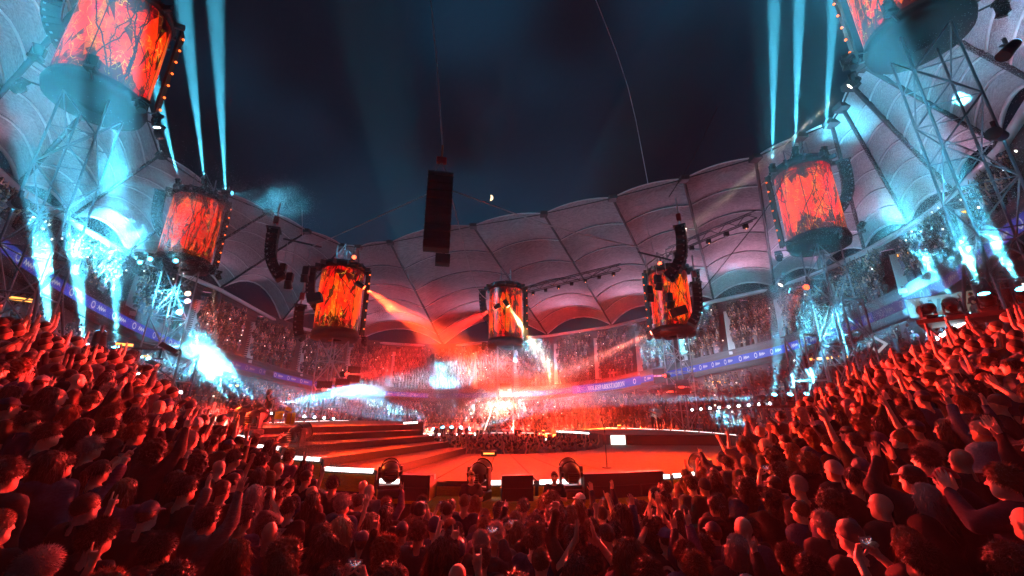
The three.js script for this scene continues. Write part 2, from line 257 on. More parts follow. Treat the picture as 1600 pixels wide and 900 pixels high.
// ---------- the towers: lattice mast, LED drum, lamps ----------
const screenTex = (k0) => { // abstract fire-red print crossed by dark thorny wire
  const c = document.createElement('canvas'); c.width = 1024; c.height = 512; const x = c.getContext('2d'); let s = k0 * 97 + 5; const r = () => { s = (s * 16807) % 2147483647; return s / 2147483647; };
  x.fillStyle = '#3a0100'; x.fillRect(0, 0, 1024, 512);
  for (let i = 0; i < 9; i++) { const px = (i + 0.2 + r() * 0.6) * 114, w = 60 + r() * 90; x.fillStyle = `rgba(${205 + Math.floor(r() * 50)},${24 + Math.floor(r() * 70)},4,0.8)`; x.beginPath(); x.moveTo(px, 10 + r() * 120); for (let q = 1; q < 9; q++) x.lineTo(px + Math.sin(q * 0.7) * w * (0.6 + r() * 0.6), 256 - Math.cos(q * 0.7) * 240 * (0.7 + r() * 0.35)); x.fill(); }
  for (let i = 0; i < 120; i++) { const px = r() * 1024, py = r() * 512, w = 30 + r() * 130, h = 15 + r() * 70, g = Math.floor(r() * r() * r() * 150); x.fillStyle = `rgba(${190 + Math.floor(r() * 65)},${g},${Math.floor(g * 0.15)},${0.25 + r() * 0.4})`; x.beginPath(); x.moveTo(px, py); for (let q = 0; q < 5; q++) x.lineTo(px + (r() - 0.5) * w * 2, py + (r() - 0.5) * h * 2); x.fill(); }
  for (let i = 0; i < 20; i++) { x.fillStyle = 'rgba(16,0,0,0.72)'; const px = r() * 1024, py = r() * 512; x.beginPath(); x.moveTo(px, py); for (let q = 0; q < 6; q++) x.lineTo(px + (r() - 0.5) * 150, py + (r() - 0.5) * 190); x.fill(); }
  for (let i = 0; i < 130; i++) { x.strokeStyle = `rgba(255,${120 + Math.floor(r() * 100)},${20 + Math.floor(r() * 60)},${0.4 + r() * 0.5})`; x.lineWidth = 1 + r() * 2.5; let px = r() * 1024, py = r() * 512; x.beginPath(); x.moveTo(px, py); for (let q = 0; q < 6; q++) { px += (r() - 0.5) * 60; py += (r() - 0.3) * 42; x.lineTo(px, py); } x.stroke(); }
  for (let i = 0; i < 9; i++) { // wires with barbs
    x.strokeStyle = '#0c0000'; x.lineWidth = 4 + r() * 8; let px = r() * 1024, py = -10, dx = (r() - 0.5) * 34; x.beginPath(); x.moveTo(px, py); const pts = [];
    while (py < 520) { px += dx + (r() - 0.5) * 26; py += 22; dx += (r() - 0.5) * 10; x.lineTo(px, py); pts.push([px, py]); } x.stroke(); x.lineWidth = 4;
    for (let q = 1; q < pts.length; q += 3) { x.beginPath(); x.moveTo(pts[q][0] - 16, pts[q][1] - 12); x.lineTo(pts[q][0] + 16, pts[q][1] + 12); x.moveTo(pts[q][0] - 14, pts[q][1] + 12); x.lineTo(pts[q][0] + 14, pts[q][1] - 12); x.stroke(); }
  }
  x.strokeStyle = 'rgba(0,0,0,0.4)'; x.lineWidth = 1.5; for (let i = 0; i < 12; i++) { x.beginPath(); x.moveTo(0, i * 46.5); x.lineTo(1024, i * 46.5); x.stroke(); } for (let i = 0; i < 24; i++) { x.beginPath(); x.moveTo(i * 42.7, 0); x.lineTo(i * 42.7, 512); x.stroke(); } // module seams
  const t = new THREE.CanvasTexture(c); t.colorSpace = THREE.SRGBColorSpace; t.wrapS = THREE.RepeatWrapping; return t;
};
const SCREENS = [1, 2, 3].map(screenTex);
function truss(parent, w, y0, y1, cells, m, names = ['chord', 'brace'], r = 0.055) {
  const c = [[-1, -1], [1, -1], [1, 1], [-1, 1]].map(([x, z]) => [x * w / 2, z * w / 2]);
  for (const [x, z] of c) bar(names[0], V(x, y0, z), V(x, y1, z), r, m, parent);
  for (let k = 0; k < cells; k++) for (let s = 0; s < 4; s++) {
    const a = c[s], b = c[(s + 1) % 4], ya = mixn(y0, y1, k / cells), yb = mixn(y0, y1, (k + 1) / cells), flip = (k + s) % 2;
    bar(names[1], V(a[0], flip ? ya : yb, a[1]), V(b[0], flip ? yb : ya, b[1]), r * 0.62, m, parent);
    if (k) bar(names[1], V(a[0], ya, a[1]), V(b[0], ya, b[1]), r * 0.55, m, parent);
  }
}
const DR = 1.85, DH = 5.5; // drum radius and screen height
const dot = new THREE.SphereGeometry(0.065, 8, 6), dotMat = glow(1, 0.12, 0.02, 3.2);
function tower(x, z, hc, label, { side = 1, tex = 0, k = 1, arrays = true, spin = 0, topLamps = [], lowLamps = [], cells = 7, dots = true } = {}) {
  const t = thing('screen_tower', label, 'tower', [x, 0, z], toStage(x, z), 'lattice towers with screen drums'), yc = EYE + hc, y0 = yc - DH / 2, y1 = yc + DH / 2;
  truss(t, 1.7, groundY(x, z) * 0, y0 - 0.9, cells, M.steel);
  for (const [sx, sz] of [[-1, -1], [1, -1], [1, 1], [-1, 1]]) bar('outrigger', V(sx * 0.85, y0 * 0.45, sz * 0.85), V(sx * 2.6, 0, sz * 2.6), 0.06, M.darkSteel, t);
  truss(t, 1.1, y1 + 0.5, y1 + 2.6, 2, M.steel, ['top_chord', 'top_brace'], 0.045);
  const sm = mat(0.01, 0.008, 0.008, 0.35); sm.emissive.setRGB(1, 1, 1); sm.emissiveMap = SCREENS[tex]; sm.emissiveIntensity = k;
  for (let i = 0; i < 8; i++) { // eight curved screen panels with dark gaps
    const a = (i * 45 + spin) * DEG, g = quadGrid(8, 1, (u, v) => { const q = a + mixn(0.012, 45 * DEG - 0.012, u); return [DR * Math.sin(q), mixn(y0, y1, v), DR * Math.cos(q)]; });
    const uv = g.attributes.uv; for (let j = 0; j < uv.count; j++) uv.setX(j, (uv.getX(j) + i) / 4);
    mesh('screen_panel', g, sm, t);
  }
  const cap = (ya, yb, ra, rb) => new THREE.LatheGeometry([[0.6, ya], [ra, ya], [rb, (ya + yb) / 2], [ra, yb], [0.6, yb]].map(([p, q]) => new THREE.Vector2(p, q)), 36);
  mesh('drum_core', new THREE.CylinderGeometry(DR - 0.12, DR - 0.12, DH + 0.1, 28), M.black, t).position.y = yc;
  mesh('top_rim', cap(y1 + 0.04, y1 + 0.62, DR + 0.1, DR + 0.18), M.black, t);
  mesh('bottom_rim', cap(y0 - 0.9, y0 - 0.04, DR + 0.05, DR + 0.16), M.black, t);
  for (let i = 0; i < 12; i++) { const q = i * 30 * DEG; mesh('rim_bracket', box(0.16, 0.34, 0.5, 0, 0, 0), M.darkSteel, t).position.set((DR + 0.35) * Math.sin(q), y1 + 0.3, (DR + 0.35) * Math.cos(q)); t.children[t.children.length - 1].rotation.y = q; }
  const cam = Math.atan2(-x, -z) - t.rotation.y; // own yaw of the side towards the spectators' seats
  if (dots) { const q = cam + side * 76 * DEG, px = (DR + 0.42) * Math.sin(q), pz = (DR + 0.42) * Math.cos(q); bar('lamp_pole', V(px, y0 - 0.5, pz), V(px, y1 + 0.4, pz), 0.05, M.black, t); mesh('lamp_fin', box(0.5, DH + 0.8, 0.12, px, yc, pz), M.black, t); for (let i = 0; i < 7; i++) mesh('red_lamp', dot, dotMat, t).position.set(px * 1.06, mixn(y0 + 0.2, y1 - 0.1, i / 6), pz * 1.06); }
  if (arrays) for (const s of [1]) { // a curved line array on the outer side
    const o = new THREE.Group(); o.name = 'line_array'; const q = cam - side * 100 * DEG; o.position.set((DR + 0.85) * Math.sin(q), y1 + 0.2, (DR + 0.85) * Math.cos(q)); o.rotation.y = q; t.add(o); lineArray(o, 12, 0.38, 0.5);
  }
  t.updateWorldMatrix(true, true);
  for (const [q, aim, color, lamp] of topLamps) { const a = cam + q * DEG; movingHead(t, [(DR - 0.1) * Math.sin(a), y1 + 0.62, (DR - 0.1) * Math.cos(a)], aim, color, { scale: 1.25, lamp, k: color ? 14 : 0 }); }
  for (const [q, aim, color, lamp] of lowLamps) { const a = cam + q * DEG, px = (DR + 0.75) * Math.sin(a), pz = (DR + 0.75) * Math.cos(a); bar('lamp_arm', V(px * 0.7, y0 - 0.6, pz * 0.7), V(px, y0 - 0.55, pz), 0.05, M.darkSteel, t); movingHead(t, [px, y0 - 0.55, pz], aim, color, { scale: 1.1, hang: aim[1] < y0 - 0.5, lamp, k: color ? 14 : 0 }); }
  return t;
}
const plateShape = box(0.02, 0.1, 0.1);
function lineArray(o, n, h, w, bend = 4.2, d = 0.7) { // n speaker boxes hung in a curve, from o's origin down
  let p = V(0, -h / 2, 0), a = 0; const bg = box(w, h - 0.03, d, 0, 0, 0, 0.03), gg = box(w - 0.08, h - 0.1, 0.02);
  mesh('flybar', box(w + 0.1, 0.1, d + 0.2, 0, 0.06, 0), M.darkSteel, o);
  for (let i = 0; i < n; i++) {
    const put = (q, v) => { q.position.copy(v.applyAxisAngle(V(1, 0, 0), a).add(p)); q.rotation.x = a; };
    put(mesh('speaker_box', bg, M.cabinet, o), V(0, 0, 0)); put(mesh('grille', gg, M.grille, o), V(0, 0, d / 2 + 0.012));
    for (const e of [-1, 1]) put(mesh('rigging_plate', plateShape, M.steel, o), V(e * (w / 2 + 0.012), 0.1, d / 2 - 0.12));
    const a2 = a + (i > n * 0.35 ? bend * 1.7 : bend * 0.4) * DEG; p = p.clone().add(V(0, -Math.cos((a + a2) / 2) * h, -Math.sin((a + a2) / 2) * h)); a = a2;
  }
}
// ---------- seven towers round the stage ----------
const BEAM = 2600000, WASH = 14000;
tower(-21.8, -16.9, 18.9, 'tall tower with red screen drum close above the left crowd', { side: 1, tex: 0, k: 1.6, cells: 9, lowLamps: [
  [-58, [-20.0, 32, -8], WHITEB, [BEAM * 0.07, 1.5]], [-12, [-18.0, 32, -8.5], WHITEB, [BEAM * 0.07, 1.5]], [60, [-17, 2, -24], WHITEB, [BEAM * 0.03, 2]], [85, [-16, 4, -26], null], [-110, [-25, 14, -12], null], [35, [-10, 1, -14], null] ] });
tower(19.8, -14.8, 20.8, 'tall tower with screen drum nearest above the right crowd', { side: -1, tex: 1, k: 1.6, cells: 10, lowLamps: [
  [-80, [14.2, 34, -10], WHITEB, [BEAM * 0.05, 1.7]], [-10, [16.4, 34, -8], WHITEB, [BEAM * 0.05, 1.7]], [-95, [15, 17.5, -21], WARM, [BEAM * 0.05, 2.4]], [-60, [10, 2, -16], null], [80, [25, 25, -10], CYAN, [BEAM * 0.0025, 16, 0.9]], [100, [22, 12, -18], null] ] });
tower(-28.3, -31.9, 15.4, 'tower with red drum and three sky beams at the left', { side: 1, tex: 1, k: 1.6, cells: 7, topLamps: [
  [-80, [-32, 38, -24], CYAN, [BEAM * 0.5, 2.8]], [0, [-30.5, 44, -25], CYAN, [BEAM * 0.5, 2.8]], [80, [-28.6, 44, -27], CYAN, [BEAM * 0.5, 2.8]] ], lowLamps: [
  [-85, [-19.2, 12.6, -14.6], CYAN, [BEAM * 0.06, 3.5]], [-50, [-18.3, 12.8, -15.6], CYAN, [BEAM * 0.06, 3.5]], [-10, [-17.2, 12.6, -16.6], CYAN, [BEAM * 0.06, 3.5]], [50, [-26.8, 3, -38], WARM, [BEAM * 0.04, 3]], [85, [-20, 2, -40], null] ] });
tower(23.2, -27.6, 15.5, 'tower with bright red drum and three sky beams at the right', { side: -1, tex: 2, cells: 7, k: 1.6, topLamps: [
  [-80, [22.6, 48, -21.5], CYAN, [BEAM * 0.5, 2.6]], [0, [24.6, 48, -21], CYAN, [BEAM * 0.5, 2.6]], [80, [25.4, 44, -19], CYAN, [BEAM * 0.4, 2.6]] ], lowLamps: [
  [80, [28.5, 21.5, -22], CYAN, [BEAM * 0.008, 3]], [30, [18, 4, -30], null], [-40, [20, 5, -36], null], [-85, [16, 2, -24], null] ] });
tower(-15.8, -35, 9.8, 'far tower with orange drum throwing a red beam to its right', { side: 1, tex: 2, k: 1.7, cells: 5, lowLamps: [[-70, [-22, 2, -28], null], [70, [-10, 2, -44], null]] });
tower(-0.7, -43, 10.4, 'farthest tower straight across the stage wrapped in red haze', { side: 1, tex: 0, k: 1.6, cells: 6, lowLamps: [[60, [6, 1, -46], null], [-60, [-8, 1, -46], null]] });
tower(16, -38.6, 10.8, 'far tower with fiery drum behind the hanging speakers', { side: -1, tex: 1, k: 1.7, cells: 6, lowLamps: [[60, [16, 1, -46], null], [-60, [8, 1, -36], null]] });
// profile spots clamped to the three far towers
function profile(label, p, aim, color, lamps, k = 14, doors = null) { // doors: [upper, lower] elevation in degrees past which barn doors cut the light
  const t = thing('profile_spot', label, 'spotlight', p);
  const d = V(...aim).sub(V(...p)).normalize(), q = new THREE.Quaternion().setFromUnitVectors(V(0, 0, 1), d);
  const put = (n, g, m) => { const o = mesh(n, g, m, t); o.quaternion.copy(q); return o; };
  put('housing', M.profileShape ??= new THREE.CylinderGeometry(0.2, 0.26, 0.8, 16).rotateX(Math.PI / 2), M.plastic);
  put('lens', M.profileLens ??= new THREE.CylinderGeometry(0.19, 0.19, 0.02, 16).rotateX(Math.PI / 2).translate(0, 0, 0.41), lensOf(color, k));
  mesh('clamp', box(0.1, 0.5, 0.1, 0, 0.4, 0), M.darkSteel, t); mesh('yoke', box(0.6, 0.06, 0.1, 0, 0.22, 0), M.darkSteel, t);
  if (doors) doors.forEach((e, n) => { // a leaf on arms before the lens
    const yaw = Math.atan2(d.x, d.z), l = d.clone().multiplyScalar(0.5), h = 0.55, y = l.y + Math.tan(e * DEG) * 1.0 + (n ? -h / 2 : h / 2), c = V(l.x + Math.sin(yaw), y, l.z + Math.cos(yaw));
    const o = mesh('barn_door', M.leafShape ??= box(1.1, 0.55, 0.012), M.black, t); o.position.copy(c); o.rotation.y = yaw;
    for (const s of [-0.5, 0.5]) bar('door_arm', d.clone().multiplyScalar(0.2).add(V(s * 0.4 * Math.cos(yaw), n ? -0.2 : 0.2, -s * 0.4 * Math.sin(yaw))), c.clone().add(V(s * Math.cos(yaw), 0, -s * Math.sin(yaw))), 0.012, M.black, t);
  });
  for (const [to, i, a, pen] of lamps) spot(V(...p).addScaledVector(d, 0.5), V(...to), color, i, a, pen ?? 0.6, doors ? 0.5 : 3);
}
profile('orange spotlight glaring on the left far drum', [-13.2, 13.9, -32.8], [-5.4, 8.9, -35], [1, 0.06, 0.012], [[[-5.4, 8.9, -35], 620000, 11, 0.7]]);
profile('amber spotlight beaming down from the farthest tower', [-0.6, 14.3, -40.3], [5.2, 5.5, -40.5], [1, 0.42, 0.12], [[[5.2, 5.5, -40.5], 420000, 6, 0.5]]);
profile('red spotlight beaming leftward from the farthest tower', [-1.6, 14.0, -40.5], [-13, 7.5, -40.5], RED, [[[-13, 7.5, -40.5], 300000, 11, 0.7]]);
profile('pale red spotlight low on the right far tower', [13.4, 10.6, -36.6], [3, 6, -39], [1, 0.2, 0.12], [[[3, 6, -39], 300000, 6, 0.6]]);
for (const [l, p, aim, c, i, a] of [['red spotlight on the left far tower head lighting the hanging cables', [-14.6, 16.9, -34], [-7, 14.4, -20.5], [1, 0.1, 0.04], 2600, 4], ['red spotlight on the right far tower head lighting the hanging cables', [15, 17.6, -37.4], [6, 15, -23], [1, 0.1, 0.04], 2600, 4],
  ['warm follow spot on the left tower aimed at the guitarist', [-25.6, 12.4, -29.8], [-13.9, 3.8, -23.45], [1, 0.5, 0.36], 5200, 2.2], ['warm follow spot on the right tower aimed at the far musicians', [21, 13, -29], [11.4, 3, -33.2], [1, 0.8, 0.66], 4200, 2.6],
  ['cyan flood on the left tower head filling the drifting smoke', [-26.4, 22.8, -32.4], [-18, 22, -34], CYAN, 1500, 30], ['cyan flood below the right tower drum filling the drifting smoke', [21.4, 12, -28.6], [14, 15, -32], CYAN, 900, 30],
  ['cyan flood at the foot of the near left tower filling the smoke', [-17.4, 6.2, -16.6], [-22, 17, -20], CYAN, 800, 26], ['cyan flood at the foot of the near right tower filling the smoke', [16.4, 7.4, -13.2], [21, 17, -18], CYAN, 800, 28], ['cyan flood under the near right drum aimed outward', [21.4, 18.2, -13.2], [25, 22, -12], CYAN, 160, 40], ['cyan flood on the right scaffold filling the smoke', [18, 5, -24.4], [20, 14, -22], CYAN, 1100, 26]]) profile(l, p, aim, c, [[aim, i, a, 0.9]], 5);
// ---------- wash lamps low on the towers and the stage: red over the crowd, orange over the deck ----------
const FIRE = [1, 0.05, 0.002];
for (const [where, p, aim, c, i, a, doors] of [
  ['left far tower, turned to the right half of the near crowd', [-14.2, 5.4, -33.4], [3.5, 2.0, -6], RED, WASH * 1.15, 13, [-1.5, -9.3]],
  ['left far tower, turned to the left half of the near crowd', [-15.2, 5.2, -33.2], [-4.5, 2.0, -6], RED, WASH * 1.1, 13, [-1.5, -9.3]],
  ['farthest tower, turned to the middle of the near crowd', [-0.7, 5.6, -41.8], [0, 2.0, -6], RED, WASH * 1.25, 12, [-1.5, -7.6]],
  ['right far tower, turned to the left half of the near crowd', [14.6, 5.2, -37.4], [-3.5, 2.0, -6], RED, WASH * 1.15, 13, [-1.5, -8.6]],
  ['right far tower, turned to the right half of the near crowd', [15.4, 5.6, -37.2], [6, 2.0, -6], RED, WASH * 1.15, 13, [-1.5, -8.6]],
  ['left far tower, turned to the right slope', [-14.0, 6.4, -33.8], [12.5, 3.6, -11], RED, WASH * 2.7, 14, [0.4, -7.4]],
  ['right far tower, turned to the left slope', [14.4, 6.6, -37.8], [-12, 3.6, -11], RED, WASH * 2.7, 14, [0.4, -7.4]],
  ['left tower, over the stage front', [-26.4, 12, -30.9], [-1, 1.4, -15.5], FIRE, WASH * 0.95, 12],
  ['left tower, over the stage steps', [-26.4, 11, -30.4], [-8, 1.8, -19], FIRE, WASH * 0.7, 13],
  ['right tower, over the stage front', [21.2, 12, -27], [3.5, 1.4, -17], FIRE, WASH * 0.85, 14],
  ['farthest tower, over the crowd inside the ring', [0.4, 8.6, -41.2], [-1, 1, -26], RED, WASH * 0.13, 18] ]) profile(`wash lamp on the ${where}`, p, aim, c, [[aim, i, a, 0.6]], 5, doors);
// ---------- clusters of beam lamps on scaffolds ----------
function cluster(label, x, y, z, beams, row, base = true) {
  const t = thing('beam_platform', label, 'platform', [x, 0, z], Math.atan2(-x, -z));
  if (base) { mesh('platform_deck', box(3.4, 0.14, 1.4, 0, y - 0.35, 0), M.black, t); for (const sx of [-1.5, 1.5]) for (const sz of [-0.6, 0.6]) bar('leg', V(sx, 0, sz), V(sx, y - 0.35, sz), 0.05, M.darkSteel, t); bar('brace', V(-1.5, 0.3, 0.6), V(1.5, y - 0.5, 0.6), 0.035, M.darkSteel, t); bar('brace', V(1.5, 0.3, 0.6), V(-1.5, y - 0.5, 0.6), 0.035, M.darkSteel, t); }
  const where = label.replace(/^.*? (at|on|above|behind|beside) /, '$1 ');
  beams.forEach(([dx, aim, color, i, a, pen, k], n) => {
    const g = thing('beam_lamp', `${['first', 'second', 'third', 'fourth', 'fifth'][n]} upturned beam lamp ${where}`, 'spotlight', [0, 0, 0]);
    const c = Math.cos(t.rotation.y), s = Math.sin(t.rotation.y);
    movingHead(g, [x + dx * c, y - 0.28, z - dx * s], aim, color, { lamp: [i, a, pen ?? 0.5], k: k ?? 20 });
    const h = g.children[0]; g.position.copy(h.position); g.rotation.copy(h.rotation); for (const ch of [...h.children]) g.add(ch); g.remove(h);
  });
  const rg = thing('lamp_bar', `row of small white lamps ${where}`, 'lamp');
  mesh('rail', rod(V(...row[0]).add(V(0, -0.1, 0)), V(...row[1]).add(V(0, -0.1, 0)), 0.05), M.black, rg);
  for (let k = 0; k < row[2]; k++) { const p = V(...row[0]).lerp(V(...row[1]), k / (row[2] - 1)); mesh('lamp', M.bulb ??= new THREE.SphereGeometry(0.085, 8, 6), M.bulbGlow ??= glow(0.7, 0.9, 1, 9), rg).position.copy(p); }
}
const B = 1900000;
cluster('dark scaffold platform above the left crowd', -16.85, 5.46, -15.65, [[-0.9, [-16.8, 10.1, -12.6], CYAN, B * 0.3, 4.5], [0, [-16.3, 10.4, -13.2], CYAN, B * 0.3, 4.5], [0.9, [-15.6, 10.8, -14.0], CYAN, B * 0.3, 4.5], [1.4, [-20.8, 5.0, -34], CYAN, B * 0.12, 3.4]], [[-16.6, 5.3, -16.4], [-17, 4.3, -21], 9]);
cluster('low black platform on the far side of the ring stage', -5.13, 1.75, -35.6, [[-0.7, [-6.4, 7.4, -31.4], CYAN, B * 0.04, 5.5], [0, [-4.3, 7.4, -31.7], CYAN, B * 0.04, 5.5], [0.7, [-1.4, 6.4, -32], CYAN, B * 0.04, 5.5], [-1.3, [-12, 3.5, -31.8], CYAN, B * 0.12, 4], [1.3, [5.2, 4.3, -33.6], CYAN, B * 0.12, 4]], [[-7.6, 1.55, -35.4], [-2.4, 1.55, -35.9], 8], false);
cluster('dark scaffold platform behind the right crowd', 16.8, 4.0, -24.86, [[-0.8, [15.2, 7.7, -22.3], CYAN, B * 0.07, 6], [0, [16, 7.6, -21.7], CYAN, B * 0.07, 6], [0.8, [17, 7.4, -21], CYAN, B * 0.07, 6], [-1.4, [10, 4.3, -32.6], CYAN, B * 0.14, 3.4]], [[16, 3.85, -25.6], [12.6, 3.5, -29], 9]);
cluster('dark scaffold platform beside the right lattice tower', 15.58, 6.63, -12.53, [[-0.8, [18.2, 11.6, -16.6], CYAN, B * 0.016, 5], [0, [14.4, 9, -11.7], CYAN, B * 0.16, 5], [0.8, [14.8, 8.5, -11.2], CYAN, B * 0.16, 5], [-1.4, [17, 4.9, -25], CYAN, B * 0.05, 3]], [[15.3, 6.3, -12.9], [15.6, 5.9, -14.4], 8]);
cluster('black lamp riser behind the guitarist on the stage edge', -15.6, 3.5, -24.3, [[-0.6, [-23.4, 8.4, -27.4], CYAN, B * 0.12, 4.5], [0, [-23.0, 8.8, -27.8], CYAN, B * 0.12, 4.5], [0.6, [-22.0, 8.2, -28.2], CYAN, B * 0.1, 4.5], [1.1, [-9.8, 5.1, -29.4], CYAN, B * 0.16, 6]], [[-15, 3.3, -24.6], [-12.4, 2.9, -29], 8]);
// ---------- washes on roof and stands, each from a flood lamp on a tower head ----------
for (const [where, p, aim, c, i, a] of [
  ['the left tower facing the stand', [-29.8, 11.4, -33.4], [-44, 12, -52], CYAN, 300, 40], ['the left far tower facing the stand', [-16.6, 8.2, -37], [-40, 11, -80], CYAN, 900, 34],
  ['the farthest tower facing the stand', [-0.4, 8.2, -45.4], [6, 10, -88], [1, 0.35, 0.45], 500, 34], ['the right far tower facing the stand', [17.2, 8.6, -40.6], [34, 13, -60], [0.45, 0.78, 1], 620, 42],
  ['the right tower facing the stand', [24.6, 11, -28.4], [42, 14, -34], CYAN, 240, 48], ['the near right tower facing the stand', [19.6, 14, -13.4], [36, 16, -20], CYAN, 150, 45], ['the near left tower facing the stand', [-21.6, 12, -15.4], [-40, 15, -24], CYAN, 140, 48] ]) profile(`flood lamp on ${where} seats`, p, aim, c, [[aim, i, a, 0.9]], 3);
// ---------- uplights on the eaves that wash the roof from below ----------
for (const i of [1, 3, 5, 6, 7, 8, 9, 10, 11, 12, 13, 14, 16, 18, 20]) {
  const at = (t, dy) => [0, 1].map((k) => mixn((INNER[i][k] + INNER[i + 1][k]) / 2, (OUTER[i][k] + OUTER[i + 1][k]) / 2, t)).reduce((p, v, k) => (k ? [p[0], mixn(EYE + 24, EYE + 17.2, t) + dy, v] : [v, 0]), []);
  const p = at(0.86, -3.4), aim = at(0.25, 1), l = Math.hypot(INNER[i][0] - OUTER[i][0], INNER[i][1] - OUTER[i][1]);
  const az = Math.atan2(p[0], -p[2]) / DEG;
  const t = thing('roof_uplight', 'floodlight at the back of the upper stand turned up to the roof', 'floodlight', p, -az * DEG, 'floodlights that wash the roof');
  mesh('housing', box(1, 0.5, 0.4, 0, 0, 0, 0.05), M.black, t); mesh('lens', box(0.9, 0.02, 0.3, 0, 0.26, 0), lensOf(PINK, 1.5), t); bar('mast', V(0, -4, 0), V(0, -0.2, 0), 0.08, M.darkSteel, t);
  spot(V(p[0], p[1] + 0.32, p[2]), V(...aim), PINK, (i < 7 ? 1.6 : i > 15 ? 3.4 : 8) * (l + 6), 62, 0.9, 10);
}
// ---------- orange footlights on the far rim of the stage ----------
for (const [phi, n] of [[-165, 0], [-158, 1], [164, 2], [157, 3], [149, 4], [141, 5], [133, 6]]) {
  const p = ring(phi, R_OUT - 0.6, deckY(phi)), t = thing('footlight', `small orange footlight on the far stage rim${n < 2 ? ' left of the three white beams' : ''}`, 'lamp', p, 0, n < 2 ? 'orange footlights left of the beams' : 'orange footlights right of the beams');
  mesh('housing', box(0.3, 0.24, 0.3, 0, 0.12, 0, 0.03), M.plastic, t); mesh('lens', box(0.24, 0.03, 0.24, 0, 0.255, 0), lensOf([1, 0.3, 0.05], 9), t);
  spot(V(p[0], p[1] + 0.32, p[2]), V(p[0] + 0.3, p[1] + 5, p[2] + 1), [1, 0.28, 0.04], 500, 14, 0.8);
}
for (const [phi, aim] of [[-170, [-16, 10, -70]], [174, [0, 9, -70]], [158, [14, 9, -66]]]) {
  const p = ring(phi, R_OUT - 1.6, deckY(phi)), t = thing('floor_wash', `red floor lamp on the far stage rim turned to the ${aim[0] < -5 ? 'left' : aim[0] > 5 ? 'right' : 'middle'} far stand`, 'lamp', p, Math.PI);
  mesh('housing', box(0.7, 0.36, 0.3, 0, 0.2, 0, 0.04), M.plastic, t); mesh('lens', box(0.62, 0.28, 0.02, 0, 0.2, 0.16), lensOf(RED, 4), t); mesh('foot', box(0.5, 0.04, 0.4, 0, 0.02, 0), M.black, t);
  spot(V(p[0], p[1] + 0.22, p[2] - 0.25), V(...aim), RED, 9000, 26, 0.9, 6);
}
// ---------- on and round the stage front ----------
for (const [phi, label, s, dy] of [[-10.5, 'between the dark boxes at the stage front', 1.25, 0], [-0.5, 'at the middle of the stage lip', 1.25, 0], [9.6, 'beside the long row of wedges', 1.25, 0], [28, 'at the right stage bend', 1.25, 0], [34, 'farther round the right stage bend', 1.25, 0], [43, 'at the far right of the stage lip', 1.25, 0], [-28, 'beside the orange steps', 1.3, 0], [-42, 'next to the guitarist', 1.3, 0], [-58, 'at the left end of the stage', 1.2, 0], [-63, 'outermost on the left stage end', 1.2, 0]]) {
  const p = ring(phi, R_OUT + (phi > -12 && phi < 46 ? 0.42 : -0.35), phi > -12 && phi < 46 ? 1.0 : deckY(phi)), g = thing('stage_lamp', `black moving head lamp ${label}`, 'spotlight');
  const c = [SX, 6, SZ - 2]; movingHead(g, p, [c[0] + R(-8, 8), 7 + R(0, 4), c[2]], null, { scale: s * 1.15 }); const h = g.children[0]; g.position.copy(h.position); g.rotation.copy(h.rotation); g.scale.copy(h.scale); for (const ch of [...h.children]) g.add(ch); g.remove(h);
}
function wedge(phi, label, w = 0.85) {
  const p = ring(phi, R_OUT + 0.35, 1.01), t = thing('floor_monitor', label, 'speaker', p, phi * DEG, 'black monitor boxes at the stage front');
  const s = new THREE.Shape(); s.moveTo(-0.34, 0); s.lineTo(0.34, 0); s.lineTo(0.34, 0.34); s.lineTo(0.08, 0.62); s.lineTo(-0.34, 0.62);
  mesh('cabinet', new THREE.ExtrudeGeometry(s, { depth: w, bevelEnabled: true, bevelSize: 0.015, bevelThickness: 0.015, bevelSegments: 2 }).translate(0, 0, -w / 2).rotateY(-Math.PI / 2).rotateY(Math.PI), M.cabinet, t);
  mesh('grille', box(w - 0.08, 0.28, 0.02, 0, 0.17, 0.365), M.grille, t); mesh('handle', box(0.02, 0.12, 0.2, w / 2 + 0.03, 0.55, 0), M.steel, t);
}
for (const [phi, l] of [[-7.2, 'black monitor box left of the middle lamp'], [3.6, 'black monitor box right of the middle lamp'], [12.4, 'first black wedge in the row on the right stage front'], [15.6, 'second black wedge in the row on the right stage front'], [18.8, 'last black wedge in the row on the right stage front'], [-49, 'black wedge nearest the guitarist'], [-52.5, 'black wedge left of the guitarist'], [-56, 'outer black wedge on the left stage end']]) {
  wedge(phi, l); if (phi < -40) { const o = scene.children[scene.children.length - 1], p = ring(phi, R_OUT - 0.4, deckY(phi)); o.position.set(...p); }
}
{ // microphone stand on the stage
  const t = thing('microphone_stand', 'black microphone stand alone on the red stage', 'stand', [3.43, 1.4, -15.6]);
  mesh('base', new THREE.CylinderGeometry(0.16, 0.18, 0.03, 20).translate(0, 0.016, 0), M.black, t); mesh('pole', rod(V(0, 0.03, 0), V(0, 1.35, 0), 0.018), M.black, t); mesh('boom', rod(V(0, 1.33, 0), V(-0.12, 1.62, 0.2), 0.014), M.black, t); mesh('microphone', rod(V(-0.12, 1.6, 0.2), V(-0.16, 1.7, 0.27), 0.02, 10, 0.034), M.grille, t);
}
{ const p = ring(-2, 7.4, 1.4), t = thing('stage_case', 'small dark case with yellow lamp at the inner stage rim', 'case', p, 0); mesh('case_body', box(0.7, 0.22, 0.4, 0, 0.11, 0, 0.02), M.black, t); mesh('yellow_lamp', box(0.5, 0.06, 0.03, 0, 0.12, 0.21), M.amber, t); }
